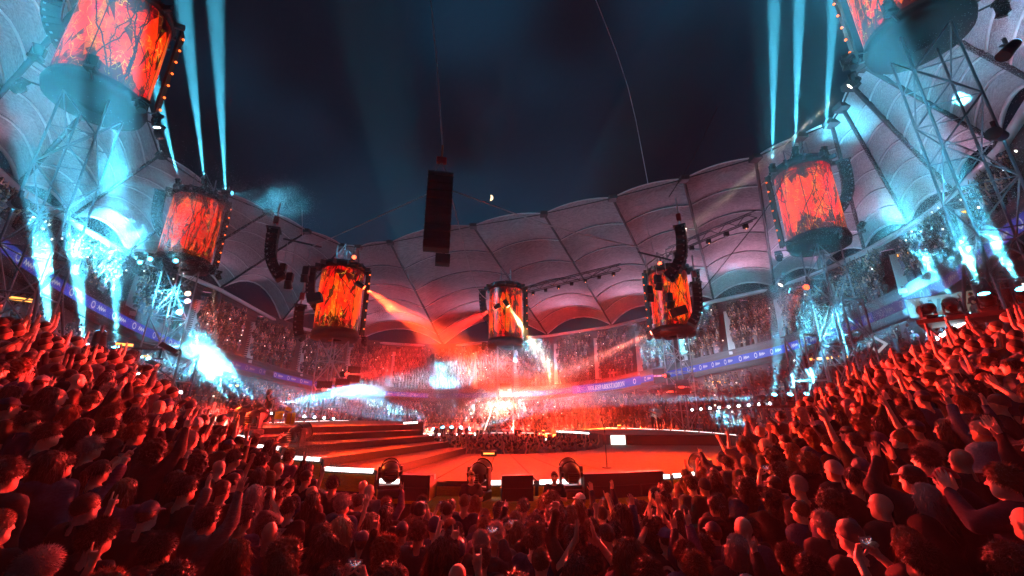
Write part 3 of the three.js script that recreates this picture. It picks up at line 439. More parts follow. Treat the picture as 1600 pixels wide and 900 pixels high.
{ // drum kit on the left end
  const t = thing('drum_kit', 'yellow drum kit with cymbals behind the guitarist', 'drum kit', ring(-69, 12.4, deckY(-69)), 120 * DEG), y = mat(0.85, 0.6, 0.04, 0.35), skin = mat(0.8, 0.8, 0.78, 0.6), brass = mat(0.75, 0.55, 0.2, 0.3, 1);
  const drum = (x, yy, z, r, h, tilt) => { const g = new THREE.CylinderGeometry(r, r, h, 22); const o = mesh('drum_shell', g, y, t); o.position.set(x, yy, z); o.rotation.x = tilt; const s = mesh('drum_skin', new THREE.CylinderGeometry(r * 0.97, r * 0.97, 0.01, 22).translate(0, h / 2 + 0.006, 0), skin, o); s.name = 'drum_skin'; for (const e of [-1, 1]) mesh('hoop', new THREE.TorusGeometry(r, 0.014, 6, 24).rotateX(Math.PI / 2).translate(0, e * h / 2, 0), M.steel, o); };
  drum(-0.3, 0.3, 0.25, 0.3, 0.42, Math.PI / 2); drum(0.3, 0.3, 0.25, 0.3, 0.42, Math.PI / 2); drum(-0.25, 0.78, 0.1, 0.17, 0.2, 0.4); drum(0.2, 0.78, 0.1, 0.17, 0.22, 0.4); drum(0.75, 0.45, -0.3, 0.21, 0.4, 0.1); drum(-0.65, 0.62, -0.25, 0.18, 0.15, 0);
  for (const [x, yy, z, r] of [[-0.7, 1.15, 0.25, 0.24], [0.7, 1.2, 0.25, 0.25], [-0.95, 0.95, -0.1, 0.19], [1.0, 1.05, -0.2, 0.27]]) { mesh('cymbal', new THREE.CylinderGeometry(0.02, r, 0.03, 22).rotateX(0.25).translate(x, yy, z), brass, t); bar('cymbal_stand', V(x, 0, z), V(x, yy, z), 0.014, M.steel, t); }
}
// ---------- hanging speakers and cables ----------
const cable = (label, pts, r, m = M.rope, name = 'rigging_cable', group) => tag(mesh(name, new THREE.TubeGeometry(new THREE.CatmullRomCurve3(pts.map((p) => V(...p))), 24, r, 5), m), label, 'cable', group);
{
  const t = thing('hanging_line_array', 'tall black line array hanging over the middle of the stage', 'speaker', [-3.85, 15.35, -18.6], 0.2);
  const bg = box(1.32, 0.44, 0.7, 0, 0, 0, 0.03);
  mesh('flybar', box(1.3, 0.12, 0.9, 0, 0.1, 0), M.darkSteel, t);
  for (let i = 0; i < 9; i++) { const yy = -0.24 - i * 0.47; mesh('speaker_box', bg, M.cabinet, t).position.set(0, yy, i * 0.012); for (const s of [-0.32, 0.32]) mesh('grille', M.bigGrille ??= box(0.6, 0.36, 0.02), M.grille, t).position.set(s, yy, 0.365 + i * 0.012); for (const s of [-1, 1]) mesh('rigging_plate', plateShape, M.steel, t).position.set(s * 0.68, yy + 0.1, 0.25); }
  mesh('lower_box', box(0.72, 0.5, 0.6, 0.35, -4.75, 0.15, 0.03), M.cabinet, t); bar('sling', V(-0.5, 0.1, 0), V(0, 1.0, 0), 0.025, M.rope, t); bar('sling', V(0.5, 0.1, 0), V(0, 1.0, 0), 0.025, M.rope, t);
  mesh('chain_hoist', box(0.55, 0.34, 0.3, 0, 1.12, 0, 0.05), mat(0.4, 0.05, 0.05, 0.5), t); mesh('hook', rod(V(0, 1.2, 0), V(0, 2.1, 0), 0.05), mat(0.5, 0.2, 0.06, 0.5), t);
  cable('thick cable dropping from the sky to the hanging line array', [[-3.85, 17.4, -18.6], [-4.5, 23, -18.9], [-5.4, 29.5, -19.3], [-6.6, 38, -20], [-10, 70, -22]], 0.045);
  cable('tie line from line array to the left speaker cluster', [[-4.5, 14.4, -18.6], [-9, 14.0, -21.4], [-13.6, 13.75, -24.4]], 0.035);
  cable('tie line from line array to the right speaker cluster', [[-3.2, 14.6, -18.6], [3, 14.0, -22], [9.0, 14.1, -25.2]], 0.035);
  cable('thin line slanting down behind the line array', [[-3.2, 14.2, -18.6], [-2.6, 12.0, -27], [-1.6, 14.4, -41]], 0.03);
}
function speakerCluster(label, p, yaw, n, small) {
  const t = thing('speaker_cluster', label, 'speaker', p, yaw); lineArray(t, n, 0.34, 0.95, 4.4, 0.6);
  if (small) { bar('spreader_bar', V(1.2, 0.4, 0), V(4.0, -0.1, 0.3), 0.06, M.darkSteel, t); for (const [x, l] of [[1.7, 2.0], [2.6, 1.5], [3.4, 2.3]]) { bar('drop_line', V(x, 0.3 - 0.17 * (x - 1.2), 0.1), V(x, -l, 0.1), 0.02, M.rope, t); mesh('hanging_lamp', M.hangShape ??= join([box(0.4, 0.62, 0.4, 0, 0, 0, 0.08), new THREE.CylinderGeometry(0.2, 0.26, 0.5, 14).rotateX(0.5).translate(0, -0.5, 0.1)]), M.plastic, t).position.set(x, -l - 0.3, 0.1); } mesh('lower_box', box(0.8, 0.55, 0.7, 1.9, -3.6, 0, 0.04), M.cabinet, t); bar('drop_line', V(1.9, -2.6, 0), V(1.9, -3.4, 0), 0.02, M.rope, t); }
  bar('hanging_chain', V(0, 0.1, 0), V(-0.3, 2.2, 0), 0.05, M.rope, t); mesh('chain_hoist', box(0.3, 0.5, 0.3, -0.1, 0.8, 0, 0.05), M.hoist ??= mat(0.4, 0.05, 0.05, 0.5), t);
  return t;
}
speakerCluster('curved black line array with lamps hanging left of the far drum', [-15.5, 14.6, -23.5], -1.15, 10, false);
speakerCluster('small curved line array below the left speaker cluster', [-14.5, 10.2, -26.3], -1.1, 6, false);
speakerCluster('curved black line array hanging before the right far drum', [11.4, 15.2, -24.4], 1.05, 11, false);
speakerCluster('lower curved line array beside the right far drum', [13.4, 12.2, -27.5], 1.2, 9, false);
for (const [label, p, drops] of [['lamps dangling from a spreader bar right of the left line array', [-13.9, 14.1, -24.2], [[-0.9, 1.6], [-0.4, 2.2], [0.5, 1.7]]], ['lamps dangling under a bar before the right far drum', [9.6, 13.4, -24.8], [[-0.7, 2.2], [0, 1.4], [0.7, 2.6]]]]) {
  const t = thing('hanging_lamps', label, 'lamp', p, 0.2); bar('spreader_bar', V(-1.2, 0.15, 0), V(1.2, -0.25, 0), 0.06, M.darkSteel, t); bar('hanging_chain', V(0, 0, 0), V(-0.4, 2.4, 0), 0.02, M.rope, t);
  for (const [x, l] of drops) { bar('drop_line', V(x, -0.05, 0), V(x, -l, 0), 0.02, M.rope, t); mesh('lamp_body', M.hangShape ??= join([box(0.4, 0.62, 0.4, 0, 0, 0, 0.08), new THREE.CylinderGeometry(0.2, 0.26, 0.5, 14).rotateX(0.5).translate(0, -0.5, 0.1)]), M.plastic, t).position.set(x, -l - 0.3, 0); }
  mesh('lower_box', box(0.85, 0.55, 0.7, 0.1, -4.0, 0, 0.04).rotateZ(0.3), M.cabinet, t); bar('drop_line', V(-0.4, -2.6, 0), V(0, -3.8, 0), 0.02, M.rope, t);
}
cable('black cable sagging from the sky to the right speakers', [[10.9, 17.6, -24.4], [12.5, 20, -24], [14.6, 24, -23]], 0.03, M.cable);
cable('lower black cable drooping right of the right speakers', [[13.5, 11.5, -27.4], [15.5, 14, -26], [18, 17.5, -24], [20, 22, -23]], 0.03, M.cable);
cable('pale blue cable crossing the dark sky', [[10.2, 19.6, -26], [8, 25, -22], [5, 31, -19], [2.6, 38, -17.5], [-6, 70, -12]], 0.03, mat(0.7, 0.8, 0.85, 0.4));
// ---------- moon ----------
{
  const s = new THREE.Shape(); s.absarc(0, 0, 1, -1.35, 1.75, false); s.quadraticCurveTo(0.35, 0.2, 0.22, -0.976);
  const g = new THREE.ExtrudeGeometry(s, { depth: 0.3, bevelEnabled: true, bevelSize: 0.05, bevelThickness: 0.1, curveSegments: 20 });
  const o = mesh('moon_in_sky', g, glow(1, 0.72, 0.4, 2.2)); o.position.set(-18.56, 178.27, -299.43); o.scale.setScalar(2.4); o.lookAt(0, EYE, 0); o.rotateZ(-0.3); tag(o, 'small yellow crescent moon in the night sky', 'moon');
}

// ---------- lattice scaffolds, camera crane, catwalks, rails, signs ----------
function scaffold(label, x, z, w, h, cells, m) { const t = thing('lattice_scaffold', label, 'scaffold', [x, 0, z], 0.3); truss(t, w, 0, h, cells, m, ['upright', 'brace'], 0.06); bar('top_rail', V(-w / 2, h, w / 2), V(w / 2, h, w / 2), 0.07, m, t); return t; }
scaffold('dark lattice scaffold behind the left crowd under the cyan smoke', -19.6, -22.6, 2.2, 6.6, 4, M.darkSteel);
scaffold('pale lattice scaffold standing behind the right crowd', 18.8, -22.2, 1.7, 9.4, 4, M.steel);
scaffold('second pale lattice scaffold close behind the right crowd', 17.2, -23.4, 1.2, 7.6, 3, M.steel);
{ const t = thing('camera_crane', 'small black remote camera hanging from a crane over the left crowd', 'camera', [-15.9, 5.9, -18.0], 0.6); mesh('camera_body', box(0.75, 0.24, 0.28, 0.1, 0.3, 0, 0.04).rotateZ(-0.5), M.black, t); mesh('lens', rod(V(0.4, 0.05, 0), V(0.62, -0.1, 0), 0.08, 12), M.plastic, t); mesh('bracket', join([box(0.08, 0.5, 0.1, 0, -0.05, 0), box(0.5, 0.08, 0.1, -0.1, -0.28, 0)]), M.black, t); mesh('stabiliser', box(0.6, 0.2, 0.2, 0.05, -0.5, 0, 0.04).rotateZ(-0.4), M.black, t); bar('crane_arm', V(0, -0.5, 0), V(-1.4, -2.6, -1.2), 0.05, M.black, t); bar('crane_post', V(-1.4, -2.6, -1.2), V(-1.6, -5.9, -1.4), 0.09, M.black, t); }
function catwalk(label, a, b, n) { const t = thing('lighting_truss', label, 'truss'), A = V(...a), Bv = V(...b); for (const dy of [0, 0.9]) for (const dz of [0, 0.8]) bar('chord', A.clone().add(V(0, dy, dz)), Bv.clone().add(V(0, dy, dz)), 0.07, M.darkSteel, t); for (let i = 0; i < n; i++) { const p = A.clone().lerp(Bv, i / n), q = A.clone().lerp(Bv, (i + 1) / n); bar('brace', p.clone().add(V(0, i % 2 ? 0.9 : 0, 0.8)), q.clone().add(V(0, i % 2 ? 0 : 0.9, 0.8)), 0.045, M.darkSteel, t); if (i % 2) mesh('hung_lamp', box(0.5, 0.5, 0.4, p.x, p.y - 0.35, p.z + 0.4, 0.05), M.black, t); if (i % 4 === 1) mesh('red_lamp', dot, lensOf([1, 0.3, 0.1], 4), t).position.set(p.x, p.y - 0.65, p.z + 0.5); } }
catwalk('dark lighting truss hung below the roof right of the farthest tower', [2.4, 21.8, -61.6], [16, 23.4, -55.4], 14);
catwalk('dark lighting truss hung below the roof beside the right far drum', [20, 22.6, -47.6], [26.5, 23.4, -39.4], 10);
function railing(label, a, b, n, h = 1.1) { const t = thing('safety_railing', label, 'railing'), A = V(...a), Bv = V(...b); for (const k of [0.35, 0.7, 1]) bar('rail', A.clone().add(V(0, h * k, 0)), Bv.clone().add(V(0, h * k, 0)), k === 1 ? 0.035 : 0.022, M.darkSteel, t); for (let i = 0; i <= n; i++) { const p = A.clone().lerp(Bv, i / n); bar('post', p, p.clone().add(V(0, h, 0)), 0.03, M.darkSteel, t); } }
railing('dark steel railing along the top of the left slope', [-17.2, groundY(-17.2, -10), -10], [-17.2, groundY(-17.2, -20), -20], 8, 2.0);
railing('dark steel railing along the top of the right slope', [17.2, groundY(17.2, -9), -9], [17.2, groundY(17.2, -19), -19], 8, 1.6);
{ const t = thing('handrail', 'grey steel handrail slanting down in the lower left corner', 'railing'); bar('rail', V(-2.2, 3.05, -1.52), V(-1.45, 2.5, -1.6), 0.025, M.steel, t); bar('lower_rail', V(-2.2, 2.7, -1.52), V(-1.45, 2.15, -1.6), 0.02, M.steel, t); bar('post', V(-2.2, 0.6, -1.52), V(-2.2, 3.05, -1.52), 0.025, M.steel, t); bar('post', V(-1.45, 0.6, -1.6), V(-1.45, 2.5, -1.6), 0.025, M.steel, t); }
function sign(label, p, az, w, h, draw, k) { const c = document.createElement('canvas'); c.width = 128; c.height = Math.round(128 * h / w); draw(c.getContext('2d'), c.width, c.height); const tx = new THREE.CanvasTexture(c); tx.colorSpace = THREE.SRGBColorSpace; const t = thing('lit_sign', label, 'sign', p, -az * DEG); const m = mat(0.02, 0.02, 0.02, 0.5); m.emissive.setRGB(1, 1, 1); m.emissiveMap = tx; m.emissiveIntensity = k; mesh('sign_case', box(w + 0.1, h + 0.1, 0.15, 0, 0, -0.09), M.black, t); mesh('sign_face', new THREE.PlaneGeometry(w, h), m, t); }
sign('small lit sign with a pale diamond outline under the right ribbon board', [...polar(42.7, 43, EYE + 5.2)], 42.7, 1.5, 1.5, (x, w, h) => { x.fillStyle = '#0a0a10'; x.fillRect(0, 0, w, h); x.strokeStyle = '#d8dce4'; x.lineWidth = 16; x.translate(w / 2, h / 2); x.rotate(Math.PI / 4); x.strokeRect(-34, -34, 68, 68); }, 0.5);
sign('white lit sign with dark letters WO under the right ribbon board', [...polar(48.2, 39, EYE + 7.0)], 48.2, 3.2, 1.3, (x, w, h) => { x.fillStyle = '#c9c4b4'; x.fillRect(0, 0, w, h); x.fillStyle = '#201c1c'; x.font = 'bold 46px sans-serif'; x.textAlign = 'center'; x.textBaseline = 'middle'; x.fillText('WO', w / 2, h / 2); }, 0.2);
// ---------- people: bodies as one surface round a posed skeleton ----------
// surface nets over a grid: f(x, y, z) < 0 inside; returns positions and indices
function nets(f, lo, hi, cell) {
  const n = [0, 1, 2].map((k) => Math.ceil((hi[k] - lo[k]) / cell) + 1), [nx, ny, nz] = n, F = new Float32Array(nx * ny * nz), id = new Int32Array(nx * ny * nz).fill(-1), pos = [], idx = [];
  const I = (i, j, k) => (k * ny + j) * nx + i;
  for (let k = 0; k < nz; k++) for (let j = 0; j < ny; j++) for (let i = 0; i < nx; i++) F[I(i, j, k)] = f(lo[0] + i * cell, lo[1] + j * cell, lo[2] + k * cell);
  for (let k = 0; k < nz - 1; k++) for (let j = 0; j < ny - 1; j++) for (let i = 0; i < nx - 1; i++) {
    let m = 0; const c = []; for (let q = 0; q < 8; q++) { const v = F[I(i + (q & 1), j + ((q >> 1) & 1), k + (q >> 2))]; c.push(v); if (v < 0) m |= 1 << q; }
    if (m === 0 || m === 255) continue;
    let sx = 0, sy = 0, sz = 0, w = 0;
    for (let a = 0; a < 8; a++) for (const d of [1, 2, 4]) { if (a & d) continue; const b = a | d; if ((c[a] < 0) === (c[b] < 0)) continue; const t = c[a] / (c[a] - c[b]); sx += (a & 1) + (d === 1 ? t : 0); sy += ((a >> 1) & 1) + (d === 2 ? t : 0); sz += (a >> 2) + (d === 4 ? t : 0); w++; }
    id[I(i, j, k)] = pos.length / 3; pos.push(lo[0] + (i + sx / w) * cell, lo[1] + (j + sy / w) * cell, lo[2] + (k + sz / w) * cell);
  }
  const quad = (a, b, c, d, flip) => { if (a < 0 || b < 0 || c < 0 || d < 0) return; if (flip) idx.push(a, c, b, a, d, c); else idx.push(a, b, c, a, c, d); };
  for (let k = 1; k < nz - 1; k++) for (let j = 1; j < ny - 1; j++) for (let i = 1; i < nx - 1; i++) {
    const v = F[I(i, j, k)] < 0;
    if (v !== F[I(i + 1, j, k)] < 0) quad(id[I(i, j - 1, k - 1)], id[I(i, j, k - 1)], id[I(i, j, k)], id[I(i, j - 1, k)], !v);
    if (v !== F[I(i, j + 1, k)] < 0) quad(id[I(i - 1, j, k - 1)], id[I(i, j, k - 1)], id[I(i, j, k)], id[I(i - 1, j, k)], v);
    if (v !== F[I(i, j, k + 1)] < 0) quad(id[I(i - 1, j - 1, k)], id[I(i, j - 1, k)], id[I(i, j, k)], id[I(i - 1, j, k)], !v);
  }
  return { pos, idx };
}
const cone = (p, a, b, ra, rb) => { // distance to a tapered capsule
  const bx = b[0] - a[0], by = b[1] - a[1], bz = b[2] - a[2], px = p[0] - a[0], py = p[1] - a[1], pz = p[2] - a[2], t = clamp((px * bx + py * by + pz * bz) / (bx * bx + by * by + bz * bz + 1e-9), 0, 1);
  return Math.hypot(px - bx * t, py - by * t, pz - bz * t) - (ra + (rb - ra) * t);
};
const ell = (p, c, r) => { const x = (p[0] - c[0]) / r[0], y = (p[1] - c[1]) / r[1], z = (p[2] - c[2]) / r[2], k = Math.hypot(x, y, z), g = Math.hypot(x / r[0], y / r[1], z / r[2]); return k < 1e-6 ? -Math.min(...r) : k * (k - 1) / g; };
const smin = (a, b, k) => { const h = Math.max(k - Math.abs(a - b), 0) / k; return Math.min(a, b) - h * h * k * 0.25; };
const smax = (a, b, k) => -smin(-a, -b, k);
function geoOf(parts) { // [{pos, idx, color(x, y, z)}] merged into one smooth geometry with vertex colours
  const P = [], C = [], X = []; for (const q of parts) { const o = P.length / 3; for (const v of q.pos) P.push(v); for (const i of q.idx) X.push(i + o); for (let i = 0; i < q.pos.length; i += 3) C.push(...(q.color ? q.color(q.pos[i], q.pos[i + 1], q.pos[i + 2]) : [1, 1, 1])); }
  const g = new THREE.BufferGeometry(); g.setAttribute('position', new THREE.Float32BufferAttribute(P, 3)); g.setAttribute('color', new THREE.Float32BufferAttribute(C, 3)); g.setIndex(X); g.computeVertexNormals();
  const uv = new Float32Array(P.length / 3 * 2); for (let i = 0; i < P.length / 3; i++) { uv[i * 2] = (P[i * 3] + P[i * 3 + 2] * 0.7) * 3; uv[i * 2 + 1] = P[i * 3 + 1] * 3; } g.setAttribute('uv', new THREE.BufferAttribute(uv, 2)); return g;
}
// head: skull, jaw, brow, nose, lips, ears; w widens, j lengthens the jaw
function headField(w = 1, j = 0) {
  return (x, y, z) => {
    const X = Math.abs(x), p = [X, y, z];
    let d = ell(p, [0, 1.648, -0.014], [0.076 * w, 0.094, 0.096]);
    d = smin(d, ell(p, [0, 1.583, 0.024], [0.06 * w, 0.082, 0.066]), 0.03);
    d = smin(d, cone(p, [0, 1.532 - j, 0.06], [0.018, 1.534 - j, 0.056], 0.024, 0.024), 0.035);
    d = smin(d, cone(p, [0.052 * w, 1.57, 0.0], [0.02, 1.535 - j, 0.05], 0.018, 0.018), 0.03);
    d = smin(d, cone(p, [0, 1.652, 0.081], [0.036, 1.65, 0.074], 0.011, 0.009), 0.02);
    d = smax(d, -(Math.hypot(X - 0.032, (y - 1.629) * 1.3, z - 0.1) - 0.018), 0.014);
    d = smin(d, Math.hypot(X - 0.031, y - 1.628, z - 0.073) - 0.0125, 0.006);
    d = smin(d, cone(p, [0, 1.64, 0.086], [0, 1.6, 0.113], 0.008, 0.0125), 0.014);
    d = smin(d, Math.hypot(X - 0.014, y - 1.597, z - 0.098) - 0.009, 0.01);
    d = smin(d, cone(p, [0, 1.568, 0.09], [0.02, 1.565, 0.082], 0.0065, 0.004), 0.008);
    d = smin(d, cone(p, [0, 1.559, 0.088], [0.017, 1.56, 0.081], 0.0065, 0.004), 0.008);
    d = smin(d, ell(p, [0.079 * w, 1.617, -0.008], [0.011, 0.032, 0.02]), 0.008);
    return smin(d, cone(p, [0, 1.44, -0.03], [0, 1.56, -0.014], 0.062, 0.054), 0.03);
  };
}
const faceColor = (x, y, z) => { const X = Math.abs(x); if (z > 0.06) { const e = Math.hypot((X - 0.031) / 0.015, (y - 1.628) / 0.008); if (e < 0.45) return [0.1, 0.08, 0.08]; if (e < 1) return [1.3, 1.5, 1.7]; if (X < 0.022 && Math.abs(y - 1.564) < 0.008 && z > 0.078) return [0.85, 0.5, 0.5]; if (X > 0.012 && X < 0.05 && Math.abs(y - 1.652 + (X - 0.03) * 0.15) < 0.006 && z > 0.06) return [0.25, 0.2, 0.18]; } return [1, 1, 1]; };
// hand: wrist at the origin, fingers along +y, palm faces +z, thumb on +x; curl per finger 0 straight .. 1 fist
const HANDS = { open: [[0.12, 0.08, 0.08, 0.12], 0.1, 1], relaxed: [[0.35, 0.4, 0.45, 0.5], 0.35, 0.4], fist: [[1, 1, 1, 1], 0.9, 0], horns: [[0.02, 1, 1, 0.04], 0.9, 0.3], grip: [[0.6, 0.62, 0.64, 0.66], 0.55, 0], point: [[0.02, 1, 1, 1], 0.9, 0] };
function handPart(kind, M4, mirror) {
  const [curl, tc, spreadK] = HANDS[kind], bones = [];
  const fx = [0.03, 0.01, -0.01, -0.029], fl = [0.072, 0.08, 0.074, 0.058], fy = [0.088, 0.093, 0.09, 0.082];
  for (let i = 0; i < 4; i++) {
    bones.push([[fx[i] * 0.55, 0.0, 0], [fx[i], fy[i], 0], 0.015, 0.0125, 0]);
    let p = [fx[i], fy[i], 0], a = curl[i] * 1.45, s = (1.5 - i) * 0.11 * spreadK; const L = [0.45, 0.31, 0.24];
    for (let k = 0; k < 3; k++) { const l = fl[i] * L[k], q = [p[0] + Math.sin(s) * Math.cos(a) * l, p[1] + Math.cos(a) * Math.cos(s) * l, p[2] + Math.sin(a) * l]; bones.push([p, q, 0.0098 - k * 0.0008, 0.009 - k * 0.0009, i + 1]); p = q; a += curl[i] * 1.5; }
  }
  const th = tc > 0.6 ? [[0.02, 0.02, 0.008], [0.038, 0.055, 0.025], [0.022, 0.08, 0.04], [0.0, 0.085, 0.042]] : [[0.02, 0.018, 0.006], [0.047, 0.045, 0.016], [0.063, 0.072, 0.022], [0.068, 0.095, 0.024]];
  for (let k = 0; k < 3; k++) bones.push([th[k], th[k + 1], 0.014 - k * 0.0022, 0.0125 - k * 0.0022, 5]);
  bones.push([[0, -0.03, 0], [0, 0.02, 0], 0.027, 0.024, 0]);
  const f = (x, y, z) => { const p = [x, y, z], g = [9, 9, 9, 9, 9, 9]; for (const b of bones) { const d = cone(p, b[0], b[1], b[2], b[3]); g[b[4]] = b[4] ? Math.min(g[b[4]], d) : smin(g[0], d, 0.014); } let d = g[0]; for (let k = 1; k < 6; k++) d = smin(d, g[k], 0.006); return d; };
  const r = nets(f, [-0.06, -0.055, -0.035], [0.09, 0.195, 0.115], 0.0065), v = V(0, 0, 0);
  if (mirror) { for (let i = 0; i < r.pos.length; i += 3) r.pos[i] *= -1; for (let i = 0; i < r.idx.length; i += 3) { const t = r.idx[i]; r.idx[i] = r.idx[i + 1]; r.idx[i + 1] = t; } }
  for (let i = 0; i < r.pos.length; i += 3) { v.set(r.pos[i], r.pos[i + 1], r.pos[i + 2]).applyMatrix4(M4); r.pos[i] = v.x; r.pos[i + 1] = v.y; r.pos[i + 2] = v.z; }
  return r;
}
// poses: for each arm [elbow, wrist, finger direction, palm normal, hand]
const DOWN = [[0.245, 1.13, -0.03], [0.235, 0.9, 0.08], [0, -1, 0.25], [-1, 0, 0.2], 'relaxed'], FOLD = [[0.25, 1.14, 0.0], [0.1, 1.12, 0.23], [-0.9, 0.15, 0.3], [0.1, 0.3, -1], 'relaxed'];
const HORN = [[0.29, 1.5, 0.12], [0.24, 1.77, 0.16], [0, 1, 0.08], [0, -0.1, 1], 'horns'], HORN2 = [[0.27, 1.6, 0.1], [0.23, 1.87, 0.13], [-0.05, 1, 0.1], [0, 0, -1], 'horns'], FIST = [[0.28, 1.6, 0.1], [0.22, 1.86, 0.16], [0, 1, 0.1], [-0.3, 0, 1], 'fist'], OPEN = [[0.27, 1.62, 0.07], [0.25, 1.9, 0.1], [0.1, 1, 0.05], [-0.2, 0, 1], 'open'], HIGH = [[0.24, 1.68, 0.08], [0.22, 1.96, 0.16], [0, 1, 0.25], [0, -0.2, 1], 'open'], POINT = [[0.27, 1.52, 0.18], [0.23, 1.74, 0.36], [-0.05, 0.75, 0.6], [-0.6, 0, 0.4], 'point'];
const CLAP = [[0.28, 1.32, 0.17], [0.08, 1.52, 0.33], [-0.1, 0.95, 0.2], [-1, 0, 0.1], 'open'], CLAPHIGH = [[0.29, 1.55, 0.14], [0.1, 1.8, 0.2], [-0.12, 1, 0.1], [-1, -0.1, 0.2], 'open'], PHONE = [[0.24, 1.34, 0.2], [0.115, 1.56, 0.36], [-0.5, 0.8, 0.05], [-0.3, 0.1, -1], 'grip'], CUP = [[0.27, 1.2, 0.12], [0.2, 1.4, 0.3], [-0.3, 0.7, 0.5], [-1, 0.2, 0], 'grip'];
const FRET = [[0.3, 1.2, 0.08], [0.42, 1.3, 0.3], [-0.3, 0.6, 0.5], [-0.6, 0.2, 0.5], 'grip'], PICK = [[0.29, 1.17, -0.02], [0.1, 1.02, 0.22], [-0.7, -0.5, 0.3], [-0.2, 0, -1], 'grip'], CROSS = [[0.25, 1.13, 0.02], [0.03, 1.2, 0.2], [-1, 0.2, 0.15], [0, 0.2, -1], 'relaxed'];
const POSES = { guitar: [PICK, FRET], crossed: [CROSS, CROSS], plain: [DOWN, DOWN], folded: [FOLD, FOLD], horns: [HORN, DOWN], horns_left: [DOWN, HORN2], fist: [FIST, DOWN], both_up: [OPEN, OPEN], high: [HIGH, DOWN], clap: [CLAP, CLAP], clap_high: [CLAPHIGH, CLAPHIGH], phone: [PHONE, PHONE], point: [POINT, DOWN], cup: [CUP, DOWN] };
const arms = (pose) => POSES[pose].map((a, i) => { const s = i ? -1 : 1, m = (v) => [v[0] * s, v[1], v[2]]; return { s, sh: [0.185 * s, 1.405, -0.015], el: m(a[0]), wr: m(a[1]), dir: m(a[2]), palm: m(a[3]), hand: a[4] }; });
const torso = (p, fat) => { let d = cone(p, [-0.12, 1.385, -0.015], [0.12, 1.385, -0.015], 0.078, 0.078); d = smin(d, cone(p, [-0.075, 1.26, 0], [0.075, 1.26, 0], 0.115 * fat, 0.115 * fat), 0.07); d = smin(d, cone(p, [-0.06, 1.06, 0.01], [0.06, 1.06, 0.01], 0.112 * fat, 0.112 * fat), 0.08); return smin(d, cone(p, [-0.07, 0.92, 0], [0.07, 0.92, 0], 0.118 * fat, 0.118 * fat), 0.07); };
const bounds = (pts, r) => [0, 1, 2].map((k) => [Math.min(...pts.map((p) => p[k])) - r, Math.max(...pts.map((p) => p[k])) + r]);
function armField(a, grow) { return (x, y, z) => { const p = [x, y, z]; return smin(cone(p, a.sh, a.el, 0.055 + grow, 0.043 + grow), cone(p, a.el, a.wr, 0.043 + grow, 0.0285 + grow * 0.7), 0.02); }; }
const LEGS = [[[0.09, 0.9, 0], [0.1, 0.48, 0.02], 0.085, 0.058], [[0.1, 0.48, 0.02], [0.1, 0.08, -0.02], 0.056, 0.04], [[0.1, 0.05, -0.03], [0.11, 0.035, 0.14], 0.045, 0.035]];
const bodyCache = {}, shirtCache = {};
function bodyGeo(pose, head, fine) {
  const key = pose + head + fine; if (bodyCache[key]) return bodyCache[key];
  const A = arms(pose), parts = [], c1 = fine ? 0.007 : 0.0105;
  const hf = headField([1, 1.06, 0.95][head], [0, 0.004, -0.004][head]); parts.push({ ...nets(hf, [-0.105, 1.43, -0.135], [0.105, 1.765, 0.14], c1), color: faceColor });
  const core = (x, y, z) => { const p = [Math.abs(x), y, z]; let d = smin(torso([x, y, z], 1), cone([x, y, z], [0, 1.42, -0.025], [0, 1.47, -0.025], 0.06, 0.06), 0.05); for (const l of LEGS) d = smin(d, cone(p, l[0], l[1], l[2], l[3]), 0.03); return d; };
  parts.push(nets(core, [-0.26, -0.03, -0.17], [0.26, 1.5, 0.22], 0.033));
  for (const a of A) {
    const b = bounds([a.sh, a.el, a.wr], 0.09); parts.push(nets(armField(a, 0), b.map((q) => q[0]), b.map((q) => q[1]), fine ? 0.016 : 0.02));
    const Y = V(...a.dir).normalize(), Z = V(...a.palm), X = Y.clone().cross(Z).normalize(); Z.copy(X).cross(Y); if (a.s > 0) { /* thumb towards the body's middle when palms face forward */ }
    parts.push(handPart(a.hand, new THREE.Matrix4().makeBasis(X, Y, Z).setPosition(...a.wr), a.s > 0 ? false : true));
  }
  return bodyCache[key] = geoOf(parts);
}
